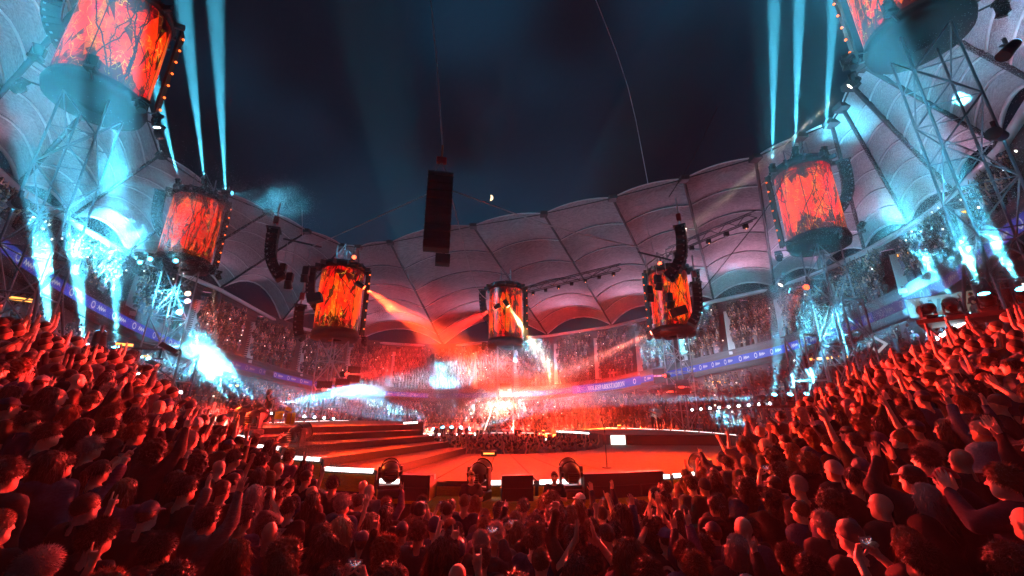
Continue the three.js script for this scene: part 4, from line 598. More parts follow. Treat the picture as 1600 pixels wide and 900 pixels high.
function shirtGeo(pose, kind, fine) { // tee, jacket, hoodie, vest
  const key = pose + kind + fine; if (shirtCache[key]) return shirtCache[key];
  const A = arms(pose), long = kind === 'jacket' || kind === 'hoodie', g = { tee: 0.016, jacket: 0.03, hoodie: 0.034, vest: 0.012 }[kind], low = kind === 'jacket' ? 0.86 : 0.88;
  const lim = A.map((a) => { const t = long ? 1 : 0.62, e = long ? a.el : [0, 1, 2].map((k) => mixn(a.sh[k], a.el[k], t)); return { sh: a.sh, el: e, wr: long ? [0, 1, 2].map((k) => mixn(a.el[k], a.wr[k], 0.93)) : null }; });
  const f = (x, y, z) => {
    const p = [x, y, z]; let d = torso(p, kind === 'vest' ? 1 : 1.03) - g;
    if (kind !== 'vest') for (const l of lim) { d = smin(d, cone(p, l.sh, l.el, 0.064 + g * 0.9, long ? 0.046 + g * 0.8 : 0.058 + g * 1.2), 0.05); if (l.wr) d = smin(d, cone(p, l.el, l.wr, 0.046 + g * 0.8, 0.034 + g * 0.6), 0.02); }
    d += (fbm(x * 9 + 3, y * 7, z * 9, 2) - 0.5) * 0.05;
    if (kind === 'hoodie') d = smin(d, ell(p, [0, 1.45, -0.1], [0.12, 0.075, 0.07]), 0.03);
    if (long) d = smin(d, Math.abs(Math.hypot(x, (z + 0.025)) - 0.078) + Math.abs(y - 1.475) * 0.35 - 0.016, 0.02);
    d = smax(d, low - y, 0.01);
    return smax(d, -(cone(p, [0, 1.44, -0.03], [0, 1.7, -0.01], 0.066, 0.075)), 0.012);
  };
  const pts = [[-0.3, low, -0.2], [0.3, 1.5, 0.2]]; for (const l of lim) { pts.push(l.sh, l.el); if (l.wr) pts.push(l.wr); }
  const b = bounds(pts, 0.09); return shirtCache[key] = geoOf([nets(f, b.map((q) => q[0]), b.map((q) => q[1]), fine ? 0.021 : 0.029)]);
}
const trouserGeo = geoOf([nets((x, y, z) => { const p = [Math.abs(x), y, z]; let d = cone([x, y, z], [-0.07, 0.92, 0], [0.07, 0.92, 0], 0.126, 0.126); for (const l of LEGS.slice(0, 2)) d = smin(d, cone(p, l[0], l[1], l[2] + 0.022, l[3] + 0.03), 0.03); return smax(d, 0.07 - y, 0.01) + (fbm(x * 8, y * 6, z * 8, 2) - 0.5) * 0.03; }, [-0.26, 0.02, -0.2], [0.26, 1.08, 0.2], 0.034)]);
// hair and headwear, round the same head
function hairGeo(kind, fine) {
  const skull = headField(1.03, 0), c = fine ? 0.008 : 0.012;
  const strand = (x, y, z, a, fx, fy) => (fbm(x * fx + 7, y * fy, z * fx, 3) - 0.5) * a;
  const line = (y, z, up) => (y - up) * 0.86 - (z - 0.03) * 0.52 ; // above the line from brow to nape
  if (kind === 'short' || kind === 'crop' || kind === 'thinning') {
    const t = kind === 'short' ? 0.02 : 0.007;
    return geoOf([nets((x, y, z) => { let d = ell([x, y, z], [0, 1.65, -0.014], [0.08 + t, 0.1 + t, 0.1 + t]) + strand(x, y, z, kind === 'short' ? 0.028 : 0.008, 55, 40); d = smax(d, -(line(y, z, 1.642) + (kind === 'short' ? strand(x, y, z, 0.03, 30, 30) : 0) + (Math.abs(x) > 0.06 ? 0.01 : 0)), 0.008); if (kind === 'thinning') d = smax(d, 0.075 - Math.hypot(x, z - 0.06), 0.01); return d; }, [-0.13, 1.53, -0.15], [0.13, 1.79, 0.14], c)]);
  }
  if (kind === 'curly') return geoOf([nets((x, y, z) => { let d = ell([x, y, z], [0, 1.655, -0.03], [0.135, 0.135, 0.13]) + (noise(x * 42, y * 42, z * 42) - 0.5) * 0.055; d = smin(d, ell([x, y, z], [0, 1.52, -0.075], [0.13, 0.13, 0.075]) + (noise(x * 42 + 9, y * 42, z * 42) - 0.5) * 0.05, 0.04); return smax(d, -(Math.max(-line(y, z, 1.66), -0.02) < 0 ? 1 : -(z - 0.055)), 0.02); }, [-0.2, 1.36, -0.2], [0.2, 1.84, 0.16], c * 1.15)]);
  if (kind === 'long' || kind === 'wild') {
    const w = kind === 'wild' ? 1.3 : 1;
    return geoOf([nets((x, y, z) => { let d = ell([x, y, z], [0, 1.652, -0.016], [0.096 * w, 0.116, 0.114]); d = smin(d, ell([x, y, z], [0, 1.49, -0.075], [0.125 * w, 0.2, 0.055]), 0.05); const X = Math.abs(x); d = smin(d, cone([X, y, z], [0.08 * w, 1.62, -0.01], [0.1 * w, 1.38, -0.02], 0.034, 0.03), 0.04); d += strand(x, y, z, kind === 'wild' ? 0.075 : 0.04, 60, 11); const face = Math.max(-(z - 0.045 - Math.max(0, y - 1.68) * 1.4), X - 0.075 * w); return smax(d, -face, 0.012); }, [-0.21, 1.24, -0.19], [0.21, 1.81, 0.15], c * 1.1)]);
  }
  if (kind === 'ponytail') return geoOf([nets((x, y, z) => { let d = ell([x, y, z], [0, 1.652, -0.016], [0.088, 0.106, 0.106]); d = smax(d, -line(y, z, 1.64), 0.008); d = smin(d, cone([x, y, z], [0, 1.68, -0.115], [0, 1.62, -0.15], 0.025, 0.034), 0.02); d = smin(d, cone([x, y, z], [0, 1.62, -0.15], [0.01, 1.42, -0.13], 0.036, 0.016), 0.015); return d + strand(x, y, z, 0.02, 60, 14); }, [-0.13, 1.38, -0.22], [0.13, 1.79, 0.14], c)]);
  if (kind === 'beanie') return geoOf([nets((x, y, z) => { let d = ell([x, y, z], [0, 1.655, -0.016], [0.093, 0.118, 0.11]) + (fbm(x * 30, y * 30, z * 30, 2) - 0.5) * 0.012; d = smin(d, Math.abs(ell([x, y, z], [0, 1.648, -0.014], [0.086, 0.105, 0.104])) + Math.abs(line(y, z * 0.6, 1.655)) * 0.6 - 0.014, 0.01); return smax(d, -line(y, z * 0.6, 1.645), 0.006); }, [-0.13, 1.55, -0.15], [0.13, 1.8, 0.14], c)]);
  return geoOf([nets((x, y, z) => { let d = smax(ell([x, y, z], [0, 1.655, -0.014], [0.091, 0.108, 0.109]), -(y - 1.668), 0.006); const b = smax(Math.abs(y - 1.672 + Math.max(0, z - 0.09) * 0.25 + x * x * 1.6) - 0.006, Math.hypot(x, (z - 0.085) * 0.85) - 0.082, 0.006); d = smin(d, b, 0.008); return smin(d, Math.hypot(x, y - 1.765, z + 0.014) - 0.009, 0.005); }, [-0.13, 1.63, -0.15], [0.13, 1.8, 0.21], c * 0.9)]); // cap
}
// loose strands over a hair surface: thin blades that follow the fall of the hair
function strands(g, kind, n) {
  const p = g.attributes.position, m = g.attributes.normal, P = [], C = [], X = [], base = p.count; if (['cap', 'beanie'].includes(kind)) return g;
  const [len, lift, fall] = { short: [0.042, 0.7, 0.3], crop: [0.012, 1, 0.2], thinning: [0.014, 0.9, 0.3], curly: [0.04, 0.9, 0.1], long: [0.1, 0.18, 1], wild: [0.12, 0.45, 0.8], ponytail: [0.06, 0.15, 0.8] }[kind];
  const a = V(0, 0, 0), d = V(0, 0, 0), s = V(0, 0, 0); let k = 0;
  for (let i = 0; i < n; i++) {
    const q = Math.floor(rnd() * p.count); a.set(p.getX(q), p.getY(q), p.getZ(q)); d.set(m.getX(q) * lift + R(-0.35, 0.35), m.getY(q) * lift - fall + R(-0.3, 0.3), m.getZ(q) * lift + R(-0.35, 0.35) - 0.1).normalize().multiplyScalar(len * R(0.5, 1.25));
    s.set(R(-1, 1), R(-1, 1), R(-1, 1)).cross(d).normalize().multiplyScalar(0.0023); a.addScaledVector(d, -0.1);
    P.push(a.x - s.x, a.y - s.y, a.z - s.z, a.x + s.x, a.y + s.y, a.z + s.z, a.x + d.x, a.y + d.y, a.z + d.z); X.push(base + k, base + k + 1, base + k + 2); k += 3;
  }
  const o = new THREE.BufferGeometry(), cat = (x, y) => { const r = new Float32Array(x.length + y.length); r.set(x); r.set(y, x.length); return r; };
  const pos = cat(p.array, P), nor = new Float32Array(pos.length); nor.set(m.array); // blades borrow the direction they leave the head in
  for (let i = base; i < pos.length / 3; i++) { s.set(pos[i * 3], pos[i * 3 + 1] - 1.62, pos[i * 3 + 2]).normalize(); nor.set([s.x, s.y, s.z], i * 3); }
  o.setAttribute('position', new THREE.BufferAttribute(pos, 3)); o.setAttribute('normal', new THREE.BufferAttribute(nor, 3)); o.setAttribute('uv', new THREE.BufferAttribute(cat(g.attributes.uv.array, new Float32Array(k * 2)), 2)); o.setIndex([...g.index.array, ...X]); return o;
}
const hairCache = {}; const hair = (k, fine) => hairCache[k + fine] ??= strands(hairGeo(k, fine), k, fine ? 5000 : 1800);
const phoneShape = box(0.155, 0.078, 0.009, 0, 0, 0, 0.004), phoneScreen = box(0.142, 0.068, 0.002, 0, 0, -0.006);
const phoneTex = (() => { const c = document.createElement('canvas'); c.width = 128; c.height = 64; const x = c.getContext('2d'); x.fillStyle = '#2a0d18'; x.fillRect(0, 0, 128, 64); for (let i = 0; i < 60; i++) { const g = hash3(i, 2, 9); x.fillStyle = g < 0.5 ? `rgba(255,60,50,${0.3 + g})` : g < 0.8 ? 'rgba(90,190,255,0.6)' : 'rgba(255,240,230,0.8)'; x.fillRect(hash3(i, 5, 1) * 128, hash3(i, 1, 7) * 50 + 8, 4 + 14 * hash3(i, 3, 3), 2 + 6 * hash3(i, 8, 4)); } const t = new THREE.CanvasTexture(c); t.colorSpace = THREE.SRGBColorSpace; return t; })();
const phoneMat = mat(0.01, 0.01, 0.012, 0.2); phoneMat.emissive.setRGB(1, 1, 1); phoneMat.emissiveMap = phoneTex; phoneMat.emissiveIntensity = 1.1;
const clothBump = greyTexture(128, (u, v) => 0.5 + 0.5 * Math.sin(u * 128 * 1.57) * Math.sin(v * 128 * 1.57), 6);
const clothMat = {}, skinMat = {}, hairMat = {};
const CLOTH = { black: [0.01, 0.01, 0.012], charcoal: [0.028, 0.028, 0.032], navy: [0.02, 0.028, 0.06], grey: [0.16, 0.16, 0.17], mauve: [0.15, 0.11, 0.2], denim: [0.06, 0.1, 0.18], white: [0.5, 0.5, 0.5], yellow: [0.55, 0.38, 0.03], olive: [0.06, 0.06, 0.03], brown: [0.07, 0.04, 0.025], lightblue: [0.2, 0.33, 0.45], orange: [0.5, 0.12, 0.02] };
const HAIR = { black: [0.008, 0.007, 0.007], brown: [0.035, 0.018, 0.01], light: [0.12, 0.065, 0.03], blond: [0.5, 0.36, 0.2], grey: [0.28, 0.27, 0.26], ginger: [0.2, 0.055, 0.015], navy: [0.02, 0.03, 0.08], red: [0.4, 0.015, 0.02], charcoal: [0.03, 0.03, 0.035], blue: [0.03, 0.06, 0.2], lightgrey: [0.4, 0.42, 0.46] };
const SKIN = [[0.52, 0.33, 0.25], [0.46, 0.28, 0.2], [0.56, 0.37, 0.3], [0.38, 0.22, 0.15], [0.5, 0.31, 0.22]];
const cm = (n) => clothMat[n] ??= (() => { const m = new THREE.MeshPhysicalMaterial({ roughness: 0.9, side: THREE.DoubleSide, bumpMap: clothBump, bumpScale: 0.002, map: grainTex, sheen: 0.05, sheenRoughness: 0.6 }); m.color.setRGB(...CLOTH[n].map((v) => v * 1.1)); return m; })();
// black shirts with a pale print front and back
const prints = [0, 1, 2].map((k) => { const c = document.createElement('canvas'); c.width = c.height = 128; const x = c.getContext('2d'); x.fillStyle = '#1b1b1d'; x.fillRect(0, 0, 128, 128); const q = (i, j) => hash3(i, j, k * 31 + 5);
  if (k === 0) { x.strokeStyle = '#b9b4ad'; x.lineWidth = 5; for (let i = 0; i < 7; i++) { x.beginPath(); x.moveTo(38 + q(i, 1) * 52, 34 + q(i, 2) * 20); for (let j = 0; j < 4; j++) x.lineTo(34 + q(i, j + 3) * 60, 36 + q(j, i + 9) * 52); x.stroke(); } }
  if (k === 1) { x.fillStyle = '#9a8f86'; x.fillRect(38, 40, 52, 14); for (let i = 0; i < 5; i++) { x.fillStyle = '#7d756f'; x.fillRect(42 + q(i, 1) * 8, 62 + i * 7, 34 + q(i, 2) * 12, 3); } }
  if (k === 2) { x.strokeStyle = '#c9c2b4'; x.lineWidth = 7; x.beginPath(); x.arc(64, 60, 21, 0, 7); x.stroke(); x.fillStyle = '#8b2a20'; x.beginPath(); x.moveTo(64, 46); x.lineTo(77, 72); x.lineTo(51, 72); x.fill(); }
  const t = new THREE.CanvasTexture(c); t.colorSpace = THREE.SRGBColorSpace; t.wrapS = t.wrapT = THREE.RepeatWrapping; t.repeat.set(0.6, 0.5); t.offset.set(0.5, 0.5 - (1.24 * 1.5) % 1); const m = new THREE.MeshStandardMaterial({ roughness: 0.9, side: THREE.DoubleSide, bumpMap: clothBump, bumpScale: 0.002, map: t }); return m; });
const sm_ = (i) => skinMat[i] ??= (() => { const m = mat(...SKIN[i], 0.5); m.vertexColors = true; return m; })();
const hm = (n) => hairMat[n] ??= (() => { const m = new THREE.MeshPhysicalMaterial({ roughness: 0.5, side: THREE.DoubleSide, bumpMap: fineTex, bumpScale: 0.004, sheen: 0.15 }); m.color.setRGB(...HAIR[n]); return m; })();
const HAIRWORD = { short: 'short', crop: 'cropped', thinning: 'thinning', curly: 'curly', long: 'long', wild: 'wild long', ponytail: 'tied back' };
const HATS = { beanie: 'beanie', cap: 'cap' };
const POSEWORD = { guitar: 'playing guitar', crossed: 'arms crossed', plain: 'standing still', folded: 'hands at chest', horns: 'right hand in horns', horns_left: 'left hand in horns', fist: 'right fist raised', both_up: 'both arms raised', high: 'right hand stretched high', clap: 'clapping low', clap_high: 'clapping overhead', phone: 'lifting a phone', point: 'pointing forward', cup: 'holding a beer cup' };
const TOPWORD = { tee: 'T-shirt', jacket: 'jacket', hoodie: 'hoodie', vest: 'sleeveless top' };
const COLWORD = { light: 'light brown', lightblue: 'light blue', lightgrey: 'light grey' };
function person(d) { // d: {x, y, z, yaw, tall, pose, head, skin, hair, hairColor, top, topColor, fine, place, label, group}
  const word = (c) => COLWORD[c] ?? c, hw = d.hair === 'bald' ? 'bald head' : HATS[d.hair] ? `${word(d.hairColor)} ${HATS[d.hair]}` : `${HAIRWORD[d.hair]} ${word(d.hairColor)} hair`;
  const label = d.label ?? `${hw}, ${d.top === 'tee' && d.topColor === 'black' && d.print !== undefined ? 'printed ' : ''}${word(d.topColor)} ${TOPWORD[d.top]}, ${POSEWORD[d.pose]}, ${d.place}`;
  const full = d.label ? label : `person with ${label}`, said = full.split(' ').length <= 16 ? full : label;
  const t = thing('person', said, 'person', [d.x, d.y, d.z], d.yaw, d.group ?? 'people in the audience'); t.scale.setScalar(d.tall);
  mesh('body', bodyGeo(d.pose, d.head, d.fine), sm_(d.skin), t);
  mesh('shirt', shirtGeo(d.pose, d.top, d.fine), d.top === 'tee' && d.topColor === 'black' && d.print !== undefined ? prints[d.print] : cm(d.topColor), t).name = { tee: 'shirt', vest: 'shirt', jacket: 'jacket', hoodie: 'hoodie' }[d.top];
  mesh('trousers', trouserGeo, cm('charcoal'), t);
  if (d.hair !== 'bald') mesh(HATS[d.hair] ?? 'hair', hair(d.hair, d.fine), hm(d.hairColor), t);
  if (d.hair === 'cap' && d.under !== false) mesh('hair', hair('crop', d.fine), hm('brown'), t);
  t.updateWorldMatrix(true, true);
  const at = (x, y, z) => V(x, y, z).applyMatrix4(t.matrixWorld);
  if (d.pose === 'phone') { const o = thing('mobile_phone', `lit phone held by person with ${hw}, ${d.place}`, 'phone', at(0, 1.665, 0.35).toArray(), d.yaw, 'lit phones in the crowd'); mesh('case', phoneShape, M.black, o); mesh('screen', phoneScreen, phoneMat, o); }
  if (d.pose === 'cup') { const o = thing('beer_cup', `beer cup held by person with ${hw}, ${d.place}`, 'cup', at(0.155, 1.46, 0.375).toArray(), 0, 'beer cups in the crowd'); mesh('cup_wall', M.cupShape ??= new THREE.CylinderGeometry(0.042, 0.032, 0.13, 16, 1, true), M.cupMat ??= mat(0.85, 0.85, 0.85, 0.25, 0, { transparent: true, opacity: 0.35 }), o); mesh('beer', M.beerShape ??= new THREE.CylinderGeometry(0.039, 0.031, 0.1, 16).translate(0, -0.012, 0), M.beer ??= mat(0.75, 0.42, 0.04, 0.2), o); }
  return t;
}
// where people stand: a jittered field of places, nearest first; the nearest 300 in view are people, the rest a far crowd
const camDir = V(0, 0, -1).applyEuler(camera.rotation), camUp = V(0, 1, 0).applyEuler(camera.rotation), FOC = 450 / Math.tan(36 * DEG);
const seen = (x, y, z) => { const d = V(x, y - EYE, z), k = d.dot(camDir); return k < 0.2 ? null : [800 + FOC * d.x / k, 450 - FOC * d.dot(camUp) / k, k]; };
const places = [];
for (let r = 3.45; r < 34; r += 0.57) {
  const n = Math.ceil(2 * 62 * DEG * r / 0.52);
  for (let i = 0; i < n; i++) {
    const a = (-62 + 124 * (i + 0.5 + R(-0.28, 0.28)) / n) * DEG, rr = r + R(-0.2, 0.2), x = rr * Math.sin(a), z = -rr * Math.cos(a), s = Math.hypot(x - SX, z - SZ);
    if (s < 18.6 || Math.abs(x) > 17.2 || z < -28) continue;
    const y = groundY(x, z), v = seen(x, y + 1.62, z); if (!v || v[0] < -30 || v[0] > 1630 || v[1] > 960) continue;
    places.push({ x, y, z, r: rr, v });
  }
}
places.sort((a, b) => a.r - b.r);
const people = places.slice(0, 296), restPlaces = places.slice(296);
// particular people of the photograph: [head place in the photograph, what they are]
const WANT = [
  [[533, 822], { hair: 'wild', hairColor: 'blond', top: 'vest', topColor: 'black', pose: 'plain' }], [[460, 840], { hair: 'bald', top: 'jacket', topColor: 'navy', pose: 'plain' }], [[550, 880], { hair: 'short', hairColor: 'black', top: 'tee', topColor: 'mauve', pose: 'plain', skin: 0 }],
  [[775, 880], { hair: 'crop', hairColor: 'brown', top: 'jacket', topColor: 'black', pose: 'horns' }], [[850, 878], { hair: 'crop', hairColor: 'light', top: 'tee', topColor: 'black', pose: 'plain' }], [[905, 885], { hair: 'short', hairColor: 'brown', top: 'tee', topColor: 'charcoal', pose: 'clap_high' }],
  [[1040, 840], { hair: 'cap', hairColor: 'blue', top: 'tee', topColor: 'black', pose: 'clap_high' }], [[1105, 868], { hair: 'short', hairColor: 'brown', top: 'hoodie', topColor: 'navy', pose: 'horns' }], [[1135, 858], { hair: 'cap', hairColor: 'navy', top: 'hoodie', topColor: 'navy', pose: 'plain' }], [[945, 815], { hair: 'crop', hairColor: 'light', top: 'tee', topColor: 'black', pose: 'plain' }],
  [[1110, 780], { hair: 'short', hairColor: 'brown', top: 'jacket', topColor: 'black', pose: 'plain' }], [[1500, 805], { hair: 'cap', hairColor: 'red', top: 'jacket', topColor: 'black', pose: 'plain' }], [[1215, 840], { hair: 'short', hairColor: 'brown', top: 'tee', topColor: 'yellow', pose: 'plain' }], [[1480, 745], { hair: 'bald', top: 'jacket', topColor: 'charcoal', pose: 'plain' }], [[1570, 690], { hair: 'crop', hairColor: 'grey', top: 'hoodie', topColor: 'lightblue', pose: 'plain' }],
  [[1385, 770], { hair: 'bald', top: 'jacket', topColor: 'black', pose: 'plain' }], [[1430, 870], { hair: 'long', hairColor: 'light', top: 'jacket', topColor: 'charcoal', pose: 'folded' }], [[1460, 780], { hair: 'long', hairColor: 'grey', top: 'jacket', topColor: 'black', pose: 'plain' }], [[1310, 745], { hair: 'beanie', hairColor: 'lightgrey', top: 'jacket', topColor: 'charcoal', pose: 'plain' }],
  [[40, 815], { hair: 'crop', hairColor: 'light', top: 'jacket', topColor: 'black', pose: 'plain' }], [[65, 820], { hair: 'crop', hairColor: 'brown', top: 'jacket', topColor: 'black', pose: 'plain' }], [[100, 870], { hair: 'short', hairColor: 'grey', top: 'jacket', topColor: 'black', pose: 'plain' }], [[165, 840], { hair: 'short', hairColor: 'brown', top: 'tee', topColor: 'black', pose: 'horns' }], [[275, 820], { hair: 'cap', hairColor: 'navy', top: 'jacket', topColor: 'black', pose: 'plain' }], [[340, 770], { hair: 'crop', hairColor: 'brown', top: 'tee', topColor: 'black', pose: 'plain' }], [[375, 795], { hair: 'short', hairColor: 'black', top: 'tee', topColor: 'mauve', pose: 'high' }], [[110, 735], { hair: 'short', hairColor: 'black', top: 'jacket', topColor: 'denim', pose: 'fist' }], [[230, 830], { hair: 'short', hairColor: 'black', top: 'hoodie', topColor: 'charcoal', pose: 'plain' }], [[345, 840], { hair: 'short', hairColor: 'brown', top: 'hoodie', topColor: 'grey', pose: 'both_up' }],
  [[490, 890], { hair: 'short', hairColor: 'brown', top: 'tee', topColor: 'black', pose: 'phone' }], [[690, 800], { hair: 'short', hairColor: 'brown', top: 'tee', topColor: 'black', pose: 'phone' }], [[748, 795], { hair: 'long', hairColor: 'ginger', top: 'tee', topColor: 'black', pose: 'plain' }], [[640, 780], { hair: 'crop', hairColor: 'brown', top: 'tee', topColor: 'black', pose: 'phone' }], [[160, 690], { hair: 'short', hairColor: 'grey', top: 'tee', topColor: 'black', pose: 'cup' }], [[90, 620], { hair: 'thinning', hairColor: 'grey', top: 'jacket', topColor: 'brown', pose: 'plain' }],
];
{
  for (const [px, w] of WANT) { let best = null, bd = 1e9; for (const p of people) { if (p.want) continue; const d = Math.hypot(p.v[0] - px[0], p.v[1] - px[1]); if (d < bd) { bd = d; best = p; } } if (bd < 130) { best.want = w; } }
  const hairBag = ['short', 'short', 'short', 'short', 'crop', 'short', 'bald', 'long', 'long', 'long', 'curly', 'curly', 'ponytail', 'cap', 'cap', 'beanie', 'thinning', 'wild'], poseFront = ['plain', 'plain', 'plain', 'plain', 'plain', 'plain', 'plain', 'plain', 'plain', 'folded', 'folded', 'folded', 'high', 'fist', 'horns', 'both_up', 'clap', 'phone', 'point', 'horns_left', 'clap_high'], topBag = ['tee', 'tee', 'tee', 'jacket', 'jacket', 'hoodie'], colBag = ['black', 'black', 'black', 'black', 'black', 'charcoal', 'charcoal', 'navy', 'grey', 'olive', 'denim', 'brown', 'mauve'];
  for (const p of people) {
    const hk = pick(hairBag), side = p.x < -4.5 ? 'left slope' : p.x > 4.5 ? 'right slope' : p.x < -1.3 ? 'left of middle' : p.x > 1.3 ? 'right of middle' : 'in middle';
    const depth = p.r < 4.4 ? 'nearest rows' : p.r < 5.8 ? 'second rows' : p.r < 7.4 ? 'third rows' : p.r < 9.5 ? 'farther rows' : 'farthest rows';
    const d = { x: p.x, y: p.y, z: p.z, yaw: toStage(p.x, p.z) + R(-0.35, 0.35), tall: R(0.95, 1.07), head: Math.floor(R(0, 3)), skin: Math.floor(R(0, 5)), hair: hk, hairColor: HATS[hk] ? pick(['navy', 'charcoal', 'black', 'charcoal', 'black', 'navy', 'lightgrey']) : hk === 'wild' ? pick(['brown', 'light']) : pick(['black', 'black', 'brown', 'brown', 'brown', 'brown', 'brown', 'light', 'light', 'grey', 'ginger']), pose: pick(poseFront), top: pick(topBag), topColor: pick(colBag), fine: p.r < 5.6, print: rnd() < 0.5 ? Math.floor(rnd() * 3) : undefined, place: `${depth} ${side}`, ...(p.want ?? {}) };
    if (d.pose === 'phone' && !p.want && rnd() < 0.6) d.pose = 'plain';
    if (p.r < 6 && !p.want && rnd() < 0.85 && ['both_up', 'high', 'clap_high', 'fist'].includes(d.pose)) d.pose = 'plain'; // keep the view open in the nearest row
    if (p.r > 6 && Math.abs(p.x) < 5 && ['both_up', 'high', 'clap_high', 'fist', 'horns_left'].includes(d.pose) && rnd() < 0.75) d.pose = 'plain';
    d.tall = p.want ? 1 : d.tall; p.d = d;
    person(d);
  }
}

// ---------- performers and guards ----------
function guitar(d, label) { // an angular electric guitar slung at the hip
  const t = thing('electric_guitar', label, 'guitar', [d.x, d.y, d.z], d.yaw); t.scale.setScalar(d.tall);
  const s = new THREE.Shape(); s.moveTo(-0.2, -0.14); s.lineTo(0.02, -0.17); s.lineTo(0.16, -0.1); s.lineTo(0.1, -0.02); s.lineTo(0.2, 0.1); s.lineTo(0.02, 0.09); s.lineTo(-0.22, 0.16); s.lineTo(-0.14, 0.01); s.closePath();
  const put = (n, g, m) => { const o = mesh(n, g, m, t); o.position.set(0.06, 1.03, 0.21); o.rotation.set(0, 0.12, Math.PI - 0.42); return o; };
  put('guitar_body', new THREE.ExtrudeGeometry(s, { depth: 0.04, bevelEnabled: true, bevelSize: 0.008, bevelThickness: 0.008, bevelSegments: 2 }), M.guitarWhite ??= mat(0.6, 0.58, 0.55, 0.3)); put('neck', box(0.62, 0.05, 0.025, 0.45, 0.0, 0.05), M.guitarNeck ??= mat(0.15, 0.07, 0.03, 0.5)); put('headstock', box(0.17, 0.09, 0.02, 0.83, 0.01, 0.05), M.black); put('pickup', box(0.04, 0.07, 0.01, 0.02, 0, 0.055), M.black);
}
for (const [p, yaw, d, label, gl] of [
  [ring(-74, 13.6, deckY(-74)), 2.0, { hair: 'long', hairColor: 'black', top: 'vest', topColor: 'black', pose: 'guitar' }, 'guitarist with long dark hair playing on the raised left stage end', 'pale angular guitar of the player on the left stage end'],
  [ring(117, 13.6, 2.0), -0.4, { hair: 'crop', hairColor: 'grey', top: 'tee', topColor: 'lightblue', pose: 'guitar' }, 'bent musician in pale shirt on the far right deck', 'pale guitar of the musician in the pale shirt'],
  [ring(113, 13.3, 2.0), -0.9, { hair: 'long', hairColor: 'blond', top: 'tee', topColor: 'white', pose: 'guitar' }, 'fair haired musician in white standing on the far right deck', 'pale guitar of the fair haired musician']]) {
  const q = { x: p[0], y: p[1], z: p[2], yaw, tall: 1.08, head: 1, skin: 2, fine: false, place: 'on stage', label, group: 'musicians on the stage', ...d }; person(q); guitar(q, gl);
}
for (const [x, z, pose, label] of [[-1.05, -11.3, 'crossed', 'guard with cropped hair, arms crossed, left of the middle stage lamp'], [1.1, -11.3, 'crossed', 'guard in black at the foot of the stage right of the middle lamp'], [4.6, -11.3, 'both_up', 'woman in black T-shirt with raised arms below the row of wedges']])
  person({ x, y: 0.0, z, yaw: pose === 'crossed' ? R(-0.2, 0.2) : 0.6, tall: 1.05, head: 1, skin: 1, hair: pose === 'crossed' ? 'crop' : 'long', hairColor: 'brown', top: 'tee', topColor: 'black', pose, fine: false, place: 'before the stage', label, group: 'guards and helpers at the stage' });
// ---------- far crowds: small figures nobody could count ----------
function smallFigure(arms) { // a standing figure of about 300 triangles; vertex colours: cloth and skin
  const parts = [], add = (g, c) => { const h = g.index ? g.toNonIndexed() : g; const n = h.attributes.position.count, col = new Float32Array(n * 3); for (let i = 0; i < n; i++) col.set(c, i * 3); h.setAttribute('color', new THREE.BufferAttribute(col, 3)); h.deleteAttribute('uv'); parts.push(h); };
  const cloth = [0.1, 0.1, 0.11], skin = [0.36, 0.24, 0.18], hair = [0.03, 0.02, 0.015];
  add(new THREE.LatheGeometry([[0.02, 0], [0.15, 0.02], [0.16, 0.85], [0.19, 1.1], [0.21, 1.36], [0.17, 1.44], [0.06, 1.48], [0.0, 1.5]].map(([x, y]) => new THREE.Vector2(x, y)), 8).scale(1.1, 1, 0.65), cloth);
  add(new THREE.IcosahedronGeometry(0.105, 1).scale(0.82, 1.12, 0.95).translate(0, 1.62, 0.02), skin);
  add(new THREE.SphereGeometry(0.112, 8, 5, 0, 6.3, 0, 1.75).scale(0.85, 1.1, 1).rotateX(-0.5).translate(0, 1.645, -0.005), hair);
  const limb = (a, b, c, bare) => { add(rod(a, b, 0.05, 5, 0.042), bare ? skin : cloth); add(rod(b, c, 0.04, 5, 0.03), skin); add(new THREE.IcosahedronGeometry(0.055, 0).scale(0.7, 1.3, 0.5).translate(c.x, c.y + 0.05, c.z), skin); };
  for (const s of [-1, 1]) { const up = arms === 2 || (arms === 1 && s > 0); limb(V(s * 0.2, 1.38, 0), up ? V(s * 0.27, 1.6, 0.1) : V(s * 0.26, 1.12, 0.02), up ? V(s * 0.22, 1.88, 0.12) : V(s * 0.16, 1.05, 0.22), up); }
  return mergeGeometries(parts);
}
const FIG = [0, 1, 2].map(smallFigure);
const figMat = mat(1, 1, 1, 0.75); figMat.vertexColors = true;
function crowd(name, label, list, tint) { // list: [x, y, z, yaw, scale]
  const root = new THREE.Group(); root.name = name; scene.add(root); tag(root, label, 'crowd', null, 'stuff');
  const by = [[], [], []]; for (const p of list) by[rnd() < 0.78 ? 0 : rnd() < 0.6 ? 1 : 2].push(p);
  by.forEach((l, k) => { const im = new THREE.InstancedMesh(FIG[k], figMat, l.length); im.name = 'spectators'; im.userData.kind = 'stuff'; im.castShadow = im.receiveShadow = true; const o = new THREE.Object3D(), c = new THREE.Color(); l.forEach((p, i) => { o.position.set(p[0], p[1], p[2]); o.rotation.set(R(-0.08, 0.08), p[3] + R(-0.4, 0.4), R(-0.06, 0.06)); o.scale.setScalar((p[4] ?? 1) * R(0.92, 1.08)); o.updateMatrix(); im.setMatrixAt(i, o.matrix); const b = tint(); c.setRGB(b * R(0.85, 1.15), b * R(0.85, 1.15), b * R(0.85, 1.15)); im.setColorAt(i, c); }); root.add(im); });
}
